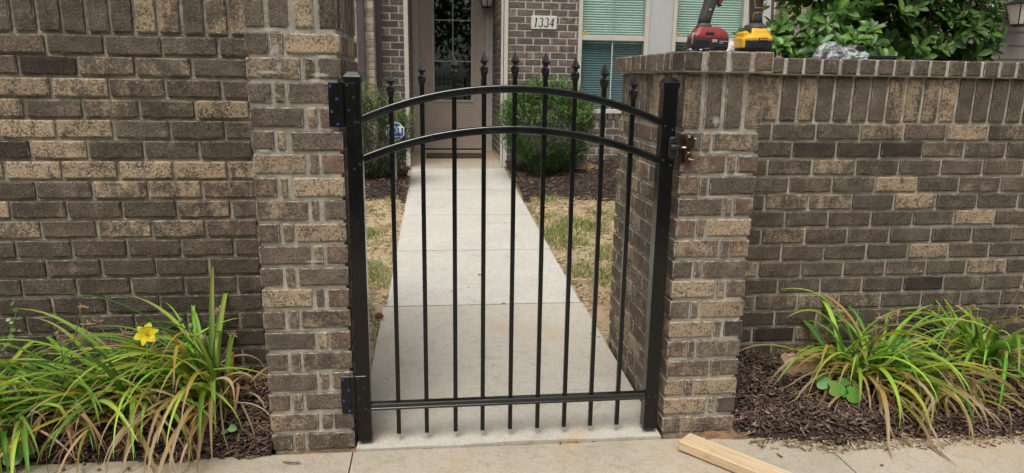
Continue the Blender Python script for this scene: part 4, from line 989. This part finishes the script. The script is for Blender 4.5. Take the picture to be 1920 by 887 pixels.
# stray bits on the paving, straw at the bed edge
def pz(x, y): return max(swz(x, y), wz(x, y) if y > -.02 else -1) - .004
tag(chips('litter', 160, (-1.7, 1.6), (-.30, -.03), pz, .008, .03, MC, mask=lambda x, y: rng.random(len(x)) < np.where((x < -.6) | (x > 1.15), np.exp((y + .03) / .05), .05), lift=0), 'scattered mulch crumbs on the front sidewalk', 'litter')
tag(chips('straw', 900, (XR1 + .02, 2.7), (-.20, -.07), lambda x, y: swz(x, y) - .004, .012, .04, [(.42, .31, .18), (.34, .24, .14), (.2, .13, .08)], mask=lambda x, y: y > -.12 - .07 * np.clip((x - 1.15) / .3, 0, 1) + .01 * np.sin(30 * x), wmul=.4, lift=.002), 'dry straw crumbs along the right bed edge', 'straw')
def blades(name, n, xr, yr, zf, mask, hmin, hmax, cols, lean=.5, wid=.0022, label='', patch=None):
    x = rng.uniform(*xr, n); y = rng.uniform(*yr, n); k = mask(x, y); x, y = x[k], y[k]; n = len(x)
    z = np.array([zf(a, b) for a, b in zip(x, y)])
    az = rng.uniform(0, 2 * np.pi, n); d = np.stack([np.cos(az) * lean * rng.random(n), np.sin(az) * lean * rng.random(n), np.ones(n) * .8], 1)
    Rm = frames(d, np.stack([np.cos(az), np.sin(az), np.zeros(n)], 1)); L = rng.uniform(hmin, hmax, n)
    Rm = Rm * np.stack([np.full(n, wid), L, L], 1)[:, None, :]
    tv = [(-1, 0, 0), (1, 0, 0), (-.8, .5, .05), (.8, .5, .05), (0, 1, .28)]; tf = [(0, 1, 3, 2), (2, 3, 4)]
    cols = np.array(cols); ti = cols[rng.integers(0, len(cols), n)] * rng.uniform(.7, 1.3, (n, 1))
    return tag(big(name, tv, tf, Rm, np.stack([x, y, z], 1), ti, 'grass'), label, 'grass')
def nz(x, y): return np.sin(3.1 * x + 1.7 * y) + np.sin(5.3 * y - 4.1 * x + 2) + .8 * np.sin(9.7 * x + 8.1 * y + 1) + .6 * np.sin(17 * x - 13 * y)
GR = [(.17, .28, .06), (.22, .33, .08), (.34, .38, .12), (.50, .44, .20), (.13, .22, .06), (.58, .47, .26)]
def gmask(x, y):
    side = ((x < -.29) | (x > .855)) & ~((x > .84) & (x < 1.16) & (y < .9)); dens = np.clip((y - 2.0) / 1.8, 0, 1) * .9 + .04
    return side & (rng.random(len(x)) < np.clip(.45 * (nz(x, y) > .9) + .75 * dens * np.clip(nz(x, y) * .6 + .3, 0, 1), 0, 1)) & (y < 4.3 + .12 * np.sin(6 * x))
blades('grass', 130000, (-1.3, 2.4), (.9, 4.5), lawn_z, gmask, .025, .075, GR, .7, .0026, 'patchy short green grass beside the walkway')
tag(chips('straw', 22000, (-1.2, 2.2), (.75, 4.4), lawn_z, .02, .07, [(.58, .46, .27), (.48, .36, .20), (.34, .24, .13), (.66, .56, .38), (.40, .38, .17), (.24, .17, .09)], mask=lambda x, y: ((x < -.285) | (x > .85)) & (rng.random(len(x)) < .35 + .65 * (nz(x * 1.3, y * 1.1) > -.2)), wmul=.62, tilt=.2, lift=.003), 'dry straw clippings lying on the bare lawn', 'straw')

# ------------------------------------------------------------------ plants
LEAFT = [(-.0, 0, 0), (-.30, .22, .03), (0, .22, -.02), (.30, .22, .03), (-.48, .52, .045), (0, .52, -.015), (.48, .52, .045), (-.36, .8, .02), (0, .8, -.03), (.36, .8, .02), (0, 1, -.07)]
LEAFF = [(0, 2, 1), (0, 3, 2), (1, 2, 5, 4), (2, 3, 6, 5), (4, 5, 8, 7), (5, 6, 9, 8), (7, 8, 10), (8, 9, 10)]
LEAF2V = [(0, 0, 0), (-.45, .5, .05), (0, 1, -.05), (.45, .5, .05)]; LEAF2F = [(0, 2, 1), (0, 3, 2)]
def leafpile(name, pos, dirs, size, wid, cols, mat, parent, vary=.3, up=None, lite=False):
    n = len(pos); up = np.tile([0, 0, 1.], (n, 1)) + rng.normal(0, .5, (n, 3)) if up is None else up
    Rm = frames(dirs, up); L = size * rng.uniform(.65, 1.2, n); Rm = Rm * np.stack([L * wid, L, L], 1)[:, None, :]
    cols = np.array(cols); ti = cols[rng.integers(0, len(cols), n)] * rng.uniform(1 - vary, 1 + vary, (n, 1))
    return big(name, LEAF2V if lite else LEAFT, LEAF2F if lite else LEAFF, Rm, pos, ti, mat, parent=parent, smooth=not lite)
def shrub(name, label, c, r, n, size, wid, cols, tip, stems=6, shoots=40, base_z=.3, shootlen=.16):
    t = thing(name, label, 'shrub', (c[0], c[1], base_z))
    sh = []; shp = []
    for i in range(stems):
        a = 2 * math.pi * i / stems; e = (c[0] + r[0] * .55 * math.cos(a), c[1] + r[1] * .55 * math.sin(a), c[2] + r[2] * random.uniform(.1, .6))
        part('branch', MB().tube([(c[0] + .03 * math.cos(a), c[1] + .03 * math.sin(a), base_z - .05), ((c[0] * .6 + e[0] * .4), (c[1] * .6 + e[1] * .4), c[2] - r[2] * .4), e], [.014, .010, .004], 7), 'stem', t, True)
    d = rdir(n); rad = rng.uniform(.3, 1, n) ** .35
    # lumpy outline
    lob = .97 + .06 * np.sin(6 * d[:, 0] + 4 * d[:, 2]) + .06 * np.sin(9 * d[:, 1] - 7 * d[:, 2] + 1) + .06 * np.sin(17 * d[:, 0] + 13 * d[:, 1])
    pos = np.array(c) + d * np.array(r) * (rad * lob)[:, None]
    keep = pos[:, 2] > base_z - .02; pos, d = pos[keep], d[keep]
    dirs = d * .7 + rng.normal(0, .55, d.shape) + [0, 0, .25]
    leafpile('foliage', pos, dirs, size, wid * 1.1, cols, 'foliage', t, lite=True)
    P = []; D = []
    for i in range(shoots):
        v = rdir(1)[0]; v[2] = abs(v[2]) * .9 + .1; v /= np.linalg.norm(v); p0 = np.array(c) + v * np.array(r) * .92; dd = v * .5 + np.array([0, 0, .8]) + rng.normal(0, .25, 3); dd /= np.linalg.norm(dd); L = random.uniform(.4, 1) * shootlen
        m = int(L / (size * .30)) + 2
        for q in range(m):
            P.append(p0 + dd * L * q / m); a = rng.normal(0, 1, 3); a -= dd * (a @ dd); a /= np.linalg.norm(a); D.append(a * .9 + dd * .8)
    leafpile('shoot_leaves', np.array(P), np.array(D), size * .95, wid, tip, 'foliage', t)
    return t
shrub('boxwood_shrub', 'round green shrub with small leaves right of the walkway', (1.25, 5.30, .80), (.54, .46, .51), 44000, .023, .42,
      [(.045, .105, .021), (.062, .135, .027), (.034, .08, .017), (.09, .175, .036)], [(.21, .38, .075), (.27, .43, .10), (.15, .28, .055)], shoots=330, base_z=.27, shootlen=.13)
shrub('evergreen_shrub', 'loose feathery evergreen shrub behind the left gate post', (-.60, 5.0, .70), (.38, .34, .40), 9000, .048, .19,
      [(.055, .095, .045), (.075, .125, .055), (.042, .075, .035), (.10, .15, .06)], [(.24, .30, .09), (.30, .34, .11), (.15, .22, .07)], shoots=130, base_z=.27, shootlen=.24)

# large broad leaved shrub behind the right wall
bs = thing('broadleaf_shrub', 'large glossy broad leaved shrub rising behind the right wall', 'shrub', (2.85, 2.1, .1))
leafv = []
for v in range(4):
    rr = random.Random(40 + v); vs = []; w_ = .40 + .06 * v; col = []
    for (a, b, z) in LEAFT: vs.append((a * w_ * 1.05, b, z * (1 + .6 * v) - .05 * b * b * v))
    m = MB(); c0 = [(.065, .15, .022), (.10, .21, .030), (.045, .11, .020), (.15, .28, .045)][v]
    m.add(vs, LEAFF, [tuple(q * rr.uniform(.85, 1.15) * (1.25 if abs(a) < .01 else 1) for q in c0) for (a, b, z) in LEAFT]); me = m.mesh('leaf', smooth=True); me.materials.append(M['leaf']); leafv.append(me)
ros = []
def ros_in(cx, cy, cz_, rx, ry, rz, n, front=.75):
    for _ in range(n):
        v = rdir(1)[0]
        if random.random() < front and v[1] > .1: v[1] = -v[1]
        q = random.uniform(.62, 1.02); p = np.array([cx + rx * v[0] * q, cy + ry * v[1] * q, cz_ + rz * v[2] * q])
        if p[1] > .95 and p[2] > .5: ros.append((p, v))
ros_in(2.75, 2.05, 1.60, .85, .62, .75, 400)
ros_in(3.06, 2.10, 1.60, .50, .60, .62, 290)
ros_in(2.15, 1.95, 1.42, .42, .45, .27, 130)
ros_in(2.80, 2.05, 2.15, .72, .62, .60, 280)
ros_in(2.75, 2.30, 1.60, .65, .4, .6, 150, .5)
ros_in(2.35, 1.55, 1.40, .40, .30, .22, 60)
LP, LD, LU, LS_ = [], [], [], []
for p, v in ros:
    ax = v * .8 + np.array([0, -.15, .55]) + rng.normal(0, .25, 3); ax /= np.linalg.norm(ax)
    t1 = np.cross(ax, [.3, .5, .8]); t1 /= np.linalg.norm(t1); t2 = np.cross(ax, t1); k = random.randint(6, 9); a0 = random.uniform(0, 6)
    for i in range(k):
        a = a0 + 2 * math.pi * i / k + random.uniform(-.25, .25); op = random.uniform(.25, .75) if i % 2 else random.uniform(.5, 1.0)
        dd = ax * op + (t1 * math.cos(a) + t2 * math.sin(a)); dd[2] -= .12; LP.append(p - ax * random.uniform(0, .02)); LD.append(dd); LU.append(ax + rng.normal(0, .15, 3)); LS_.append(random.uniform(.058, .098))
LP, LD, LU, LS_ = map(np.array, (LP, LD, LU, LS_))
camp = np.array([0, -2.35, 1.317]); dist = np.linalg.norm(LP - camp, axis=1); inview = (LP[:, 2] > 1.42) & (LP[:, 2] < 2.1) & (LP[:, 0] > 1.55) & (LP[:, 0] < 4.4)
order = np.argsort(dist + np.where(inview, 0, 10)); near, rest = order[:300], order[300:]
Rn = frames(LD, LU)
w0 = np.array(WPOS[bs.name])
for i in near:
    o = link('leaf', random.choice(leafv), None, bs); R3 = Rn[i] * LS_[i]; p = LP[i] - w0
    o.matrix_local = Matrix(((R3[0, 0], R3[0, 1], R3[0, 2], p[0]), (R3[1, 0], R3[1, 1], R3[1, 2], p[1]), (R3[2, 0], R3[2, 1], R3[2, 2], p[2]), (0, 0, 0, 1)))
gc = np.array([(.055, .13, .02), (.085, .18, .028), (.04, .095, .018), (.12, .23, .038)]); n = len(rest)
big('foliage', [(a * .44, b, z) for a, b, z in LEAFT], LEAFF, Rn[rest] * LS_[rest][:, None, None], LP[rest], gc[rng.integers(0, 4, n)] * rng.uniform(.75, 1.25, (n, 1)), 'foliage', parent=bs, smooth=True)
for i in range(9):
    a = 2 * math.pi * i / 9; part('branch', MB().tube([(2.8 + .08 * math.cos(a), 2.1 + .08 * math.sin(a), .05), (2.8 + .35 * math.cos(a), 2.1 + .25 * math.sin(a), .9), (2.8 + .75 * math.cos(a), 2.1 + .45 * math.sin(a), 1.7), (2.8 + .8 * math.cos(a), 2.1 + .5 * math.sin(a), 2.3)], [.022, .016, .01, .004], 8), 'stem', bs, True)

# ---- daylilies: every blade its own mesh
GC = [(.17, .36, .05), (.27, .50, .065), (.36, .58, .08), (.10, .24, .04), (.46, .62, .10), (.21, .42, .055)]
YC = [(.52, .42, .05), (.60, .38, .05), (.42, .42, .06)]
DC = [(.50, .37, .21), (.40, .27, .15), (.60, .48, .31), (.34, .21, .11)]
def ribbon(p0, az, el, L, w, droop, cols, twist=0, kink=None, n=14, curl=0, zmin=None, fold=.35):
    p = Vector(p0); th_ = el; m = MB(); rings = []; ci = []; a = az
    for i in range(n + 1):
        t = i / n
        d = Vector((math.cos(a) * math.cos(th_), math.sin(a) * math.cos(th_), math.sin(th_)))
        side = Vector((-math.sin(a), math.cos(a), 0)); nr = side.cross(d) * -1
        q = twist * t; s2 = side * math.cos(q) + nr * math.sin(q); n2 = nr * math.cos(q) - side * math.sin(q)
        ww = w * (.55 + .45 * min(1, t * 4)) * (1 - max(0, (t - .45) / .55) ** 1.6 * .95)
        rings.append([p - s2 * ww / 2 + n2 * ww * fold, p, p + s2 * ww / 2 + n2 * ww * fold])
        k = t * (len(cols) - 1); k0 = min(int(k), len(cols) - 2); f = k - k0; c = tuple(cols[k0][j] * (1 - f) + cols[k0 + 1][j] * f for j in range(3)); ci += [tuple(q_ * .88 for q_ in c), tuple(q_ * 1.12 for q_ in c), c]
        p = p + d * (L / n); th_ -= droop * (.35 + 1.3 * t) / n
        if kink and abs(t - kink[0]) < .5 / n: th_ -= kink[1]
        a += curl / n
        if zmin is not None and p.z < zmin(p.x, p.y) + .006:
            p.z = zmin(p.x, p.y) + .006 + .004 * random.random(); th_ = max(th_, -.1)
        th_ = max(th_, -1.54)
    m.rings(rings, cap=False, closed=False, tint=ci); return m
def ground_any(x, y): return bedz(x, y) + .012 if (y > -.03 and (x < XL0 or x > XR1)) else swz(x, y)
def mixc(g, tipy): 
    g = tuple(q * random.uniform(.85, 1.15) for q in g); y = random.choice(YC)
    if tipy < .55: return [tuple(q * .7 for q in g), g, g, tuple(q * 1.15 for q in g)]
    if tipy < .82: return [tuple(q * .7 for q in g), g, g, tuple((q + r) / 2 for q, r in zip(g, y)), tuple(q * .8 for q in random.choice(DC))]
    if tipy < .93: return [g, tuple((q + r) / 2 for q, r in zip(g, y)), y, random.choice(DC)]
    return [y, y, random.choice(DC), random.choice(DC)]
def daylily(label, x, y, n, azs, Lr, elr=(.9, 1.45), wr=(.011, .022), ndry=30, yel=0.0, rad=.07, droop=(1.6, 3.0), stalks=2):
    t = thing('daylily_plant', label, 'plant', (x, y, bedz(x, y)), 'daylilies along the brick walls'); zb = bedz(x, y)
    for i in range(n):
        a0, a1 = random.choice(azs); az = R_(random.uniform(a0, a1)); rr = rad * math.sqrt(random.random()); ph = random.uniform(0, 6.28)
        px, py = x + rr * math.cos(ph), y + rr * math.sin(ph)
        L = random.uniform(*Lr); ty = random.random() * .9 + yel; cols = mixc(random.choice(GC), ty); el_ = random.uniform(*elr)
        if ty > .9: el_ *= .55
        b = ribbon((px, py, zb), az, el_, L, random.uniform(*wr), random.uniform(*droop), cols, random.uniform(-.5, .5), (random.uniform(.45, .75), random.uniform(.4, .9)) if random.random() < .15 else None, zmin=ground_any)
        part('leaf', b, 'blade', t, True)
    for i in range(ndry):
        az = random.uniform(0, 6.28) if random.random() < .4 else R_(random.uniform(180, 360)); ph = random.uniform(0, 6.28); rr = random.uniform(.02, .16); c = random.choice(DC)
        b = ribbon((x + rr * math.cos(ph), max(.0, y + rr * math.sin(ph)), zb + random.uniform(.01, .10)), az, random.uniform(-.2, .9), random.uniform(.18, .45), random.uniform(.004, .013), random.uniform(1.5, 3.5), [c, tuple(q * random.uniform(.8, 1.2) for q in c), tuple(q * .8 for q in c)], random.uniform(-2.5, 2.5), None, 12, random.uniform(-1.6, 1.6), ground_any, .15)
        part('dry_leaf', b, 'dry', t, True)
    for i in range(stalks):
        az = random.uniform(0, 6.28); h = random.uniform(.30, .42); e = (x + .12 * math.cos(az), y + .05 * math.sin(az) - .03, zb + h)
        s = part('flower_stalk', MB().tube([(x, y, zb), (x * .6 + e[0] * .4, y * .6 + e[1] * .4, zb + h * .6), e], [.0028, .0022, .0016], 6), 'stem', t, True)
        m = MB()
        for k in range(9):
            v = rdir(1, -.2)[0] * random.uniform(.008, .028); q = (e[0] + v[0], e[1] + v[1], e[2] + v[2]); m.tube([e, q], [.0012, .0022], 5)
        part('spent_blooms', m, 'barkpiece', s, kind='stuff')
    return t
allr = [(0, 360)]
left = [(120, 260)]; leftfront = [(170, 265)]; rightfront = [(275, 350)]
p1 = daylily('daylily clump beside the left pillar with broad blades drooping over the mulch', -.86, .24, 80, [(150, 265), (150, 265), (75, 150), (265, 290), (200, 275)], (.45, .80), ndry=56, yel=.18, droop=(1.3, 2.7), stalks=3)
p2 = daylily('daylily clump bearing the open yellow flower', -1.13, .20, 74, [(150, 230), (200, 290), (150, 200), (300, 400)], (.42, .76), (.55, 1.35), ndry=56, yel=.14, droop=(1.3, 2.7), stalks=3)
p3 = daylily('yellowing daylily clump left of the yellow flower', -1.36, .20, 66, [(130, 230), (200, 280), (-30, 40), (300, 360)], (.38, .68), (.45, 1.3), ndry=56, yel=.2, droop=(1.3, 2.7), stalks=3)
p4 = daylily('daylily clump at the far left edge among small vines', -1.66, .20, 56, [(0, 360), (240, 330)], (.35, .60), (.6, 1.4), ndry=20, yel=.05, stalks=2)
p8 = daylily('daylily fan spilling over the walk edge at the bottom left', -1.47, .07, 40, [(150, 300), (200, 340), (120, 200)], (.30, .52), (.45, 1.2), ndry=26, yel=.14, rad=.07, stalks=0)
p5 = daylily('large yellowing daylily clump against the right wall', 1.80, .25, 125, [(150, 215), (330, 390), (225, 330), (270, 350), (280, 350), (20, 150)], (.38, .66), (.7, 1.4), ndry=70, yel=.32, rad=.11, stalks=5)
p6 = daylily('daylily clump at the far right edge of the right wall', 2.42, .30, 76, [(100, 260), (60, 120), (200, 330), (200, 340)], (.35, .64), (.8, 1.5), ndry=30, yel=.2, rad=.09, stalks=3)
p7 = daylily('low daylily fan between the two right hand clumps', 2.10, .16, 44, [(190, 350), (150, 220)], (.30, .5), (.4, 1.1), ndry=36, yel=.22, rad=.09, stalks=1)
# flower
fl = MB(); fc = (-.985, .03, .437)
fs_ = part('flower', MB().tube([(-1.06, .16, .06), (-1.03, .10, .28), (fc[0] - .004, fc[1] + .02, fc[2] - .012)], [.003, .0025, .0035], 7), 'green_stem', p2, True)
ax = Vector((.10, -.80, .55)).normalized(); t1 = ax.cross(Vector((0, 0, 1))).normalized(); t2 = ax.cross(t1)
for i in range(6):
    a = i * math.pi / 3 + .3; outd = t1 * math.cos(a) + t2 * math.sin(a); sd_ = ax.cross(outd); big_ = i % 2 == 0; rings = []; ci = []
    for k in range(7):
        t = k / 6; rr = .004 + .036 * t; hh = .022 * math.sin(t * 1.7) - (.006 * t if t > .7 else 0); w = (.0135 if big_ else .0095) * math.sin(math.pi * min(1, .15 + .80 * t)) + .001
        p = Vector(fc) + outd * rr + ax * hh; rings.append([p - sd_ * w + ax * .002, p, p + sd_ * w + ax * .002]); c = (.95, .78 + .05 * t, .03 + .05 * t); ci += [c, c, c]
    m = MB().rings(rings, cap=False, closed=False, tint=ci); part('petal', m, 'petal', fs_, True)
m = MB()
for i in range(6):
    a = i * math.pi / 3; q = Vector(fc) + ax * .026 + (t1 * math.cos(a) + t2 * math.sin(a)) * .007; m.tube([fc, q], [.0007, .0011], 5)
part('stamens', m, 'yellow_sticker', fs_, True, kind='stuff')
# pods (pale green) on the pillar clump
for (px, py, pz_) in ((-.905, .12, .455), (-.865, .10, .440), (-.870, .11, .405)):
    m = MB().loft([(px, py, pz_ + h, w, w) for h, w in ((-.012, .002), (-.008, .007), (0, .009), (.008, .007), (.012, .002))], 10, 2); part('seed_pod', m.tube([(px, py, pz_ - .012), (px + .02, py + .06, pz_ - .15), (px + .03, .2, .06)], [.0015, .002, .0025], 5), 'green_stem', p1, True)

# round-leaved weeds
def heart(m, c, r, n, tint):
    ax = Vector(n).normalized(); u = ax.cross(Vector((.2, 1, .3))).normalized(); v = ax.cross(u); vs = [Vector(c)]; k = 16
    for i in range(k):
        t = 2 * math.pi * i / k; q = r * .88 * (1 - .5 * max(0, math.cos(t)) ** 8 + .28 * max(0, -math.cos(t)) ** 5); vs.append(Vector(c) + u * q * math.cos(t) + v * q * math.sin(t) - ax * r * .16 * abs(math.sin(t)))
    m.add(vs, [(0, 1 + i, 1 + (i + 1) % k) for i in range(k)], tint)
def weed(name, label, base, leaves, tint):
    t = thing(name, label, 'weed', base)
    for (x, y, z, r, n) in leaves:
        m = MB(); heart(m, (x, y, z), r, n, tuple(q * random.uniform(.85, 1.2) for q in tint)); o = part('leaf', m, 'leaf', t, True)
        part('stem', MB().tube([base, (x, y, z)], .0014, 5), 'green_stem', t, True)
weed('heart_leaf_weed', 'green heart leaved weed in the mulch of the right bed', (1.64, .16, .06), [(1.565, .13, .125, .036, (-.2, -.6, .8)), (1.60, .09, .115, .040, (.0, -.7, .7)), (1.635, .08, .105, .028, (.3, -.7, .6)), (1.66, .06, .100, .040, (.2, -.8, .6)), (1.65, .12, .13, .026, (0, -.5, .9)), (1.69, .09, .115, .024, (.4, -.5, .8))], (.14, .34, .06))
weed('heart_leaf_weed', 'tiny two leaved seedling in the mulch near the left pillar', (-.745, .05, .04), [(-.762, .03, .065, .013, (0, -.5, .9)), (-.735, .035, .075, .017, (.2, -.6, .8))], (.16, .34, .06))
weed('broad_leaf_weed', 'broad leaved weed at the bottom left corner of the sidewalk', (-1.52, .0, .03), [(-1.475, -.05, .075, .055, (.2, -.5, .8)), (-1.41, -.03, .07, .045, (.3, -.4, .9)), (-1.50, -.08, .05, .05, (-.2, -.6, .7)), (-1.42, -.07, .05, .03, (.2, -.6, .8))], (.10, .24, .04))
# twiggy vine at the far left
vn = thing('vine', 'small leaved upright vine at the far left above the daylilies', 'vine', (-1.62, .26, .06))
for k, (dx, h) in enumerate(((0, .56), (-.05, .50), (.06, .44), (-.1, .46))):
    pts = [(-1.66 + dx * .3, .24, .06), (-1.64 + dx, .22, .06 + h * .5), (-1.62 + dx * 1.6 + .05, .18, .06 + h)]
    part('stem', MB().tube(pts, [.002, .0018, .001], 5), 'green_stem', vn, True)
    for i in range(16):
        t = .35 + .65 * i / 15; a = Vector(pts[1]).lerp(Vector(pts[2]), (t - .35) / .65) if t > .35 else Vector(pts[1]); q = a + Vector((random.uniform(-.03, .03), random.uniform(-.03, .01), random.uniform(-.01, .02)))
        m = MB(); heart(m, q, random.uniform(.007, .012), (random.uniform(-.5, .5), -.6, .7), random.choice([(.14, .25, .05), (.22, .32, .07), (.10, .18, .04)])); part('leaf', m, 'leaf', vn, True)
# torn bark
m = MB(); rings = []
for i in range(10):
    t = i / 9; x = 1.50 + .17 * t; yb = .30 + .02 * t; zb = bedz(x, yb) + .012; hgt = .062 + random.uniform(-.016, .016); rings.append([(x, yb - .03, zb), (x + random.uniform(-.006, .006), yb, zb + hgt * .7), (x, yb + .05, zb + hgt), (x, yb + .06, zb + hgt - .008), (x, yb + .02, zb)])
solo('bark_piece', m.rings(rings), 'barkpiece', 'torn reddish brown bark slab by the right wall base', 'bark', base=(1.58, .32, .05))

# ------------------------------------------------------------------ wood across the road (seen mirrored in the door and window glass)
tr = []
for i in range(13):
    x = -20 + 3.2 * i + random.uniform(-1, 1); y = -21 + random.uniform(-2, 2); h = random.uniform(12, 15); tr.append((x, y, h))
P = []
for x, y, h in tr:
    d = rdir(4200); rad = rng.uniform(.3, 1, 4200) ** .5; P.append(np.array([x, y, h * .58]) + d * np.array([2.4, 2.2, h * .48]) * rad[:, None])
P = np.concatenate(P); wd = leafpile('far_trees', P, rdir(len(P)), .5, .4, [(.04, .09, .02), (.06, .12, .03)], 'foliage', None, lite=True)
tag(wd, 'row of green trees across the road mirrored in the door glass', 'trees')
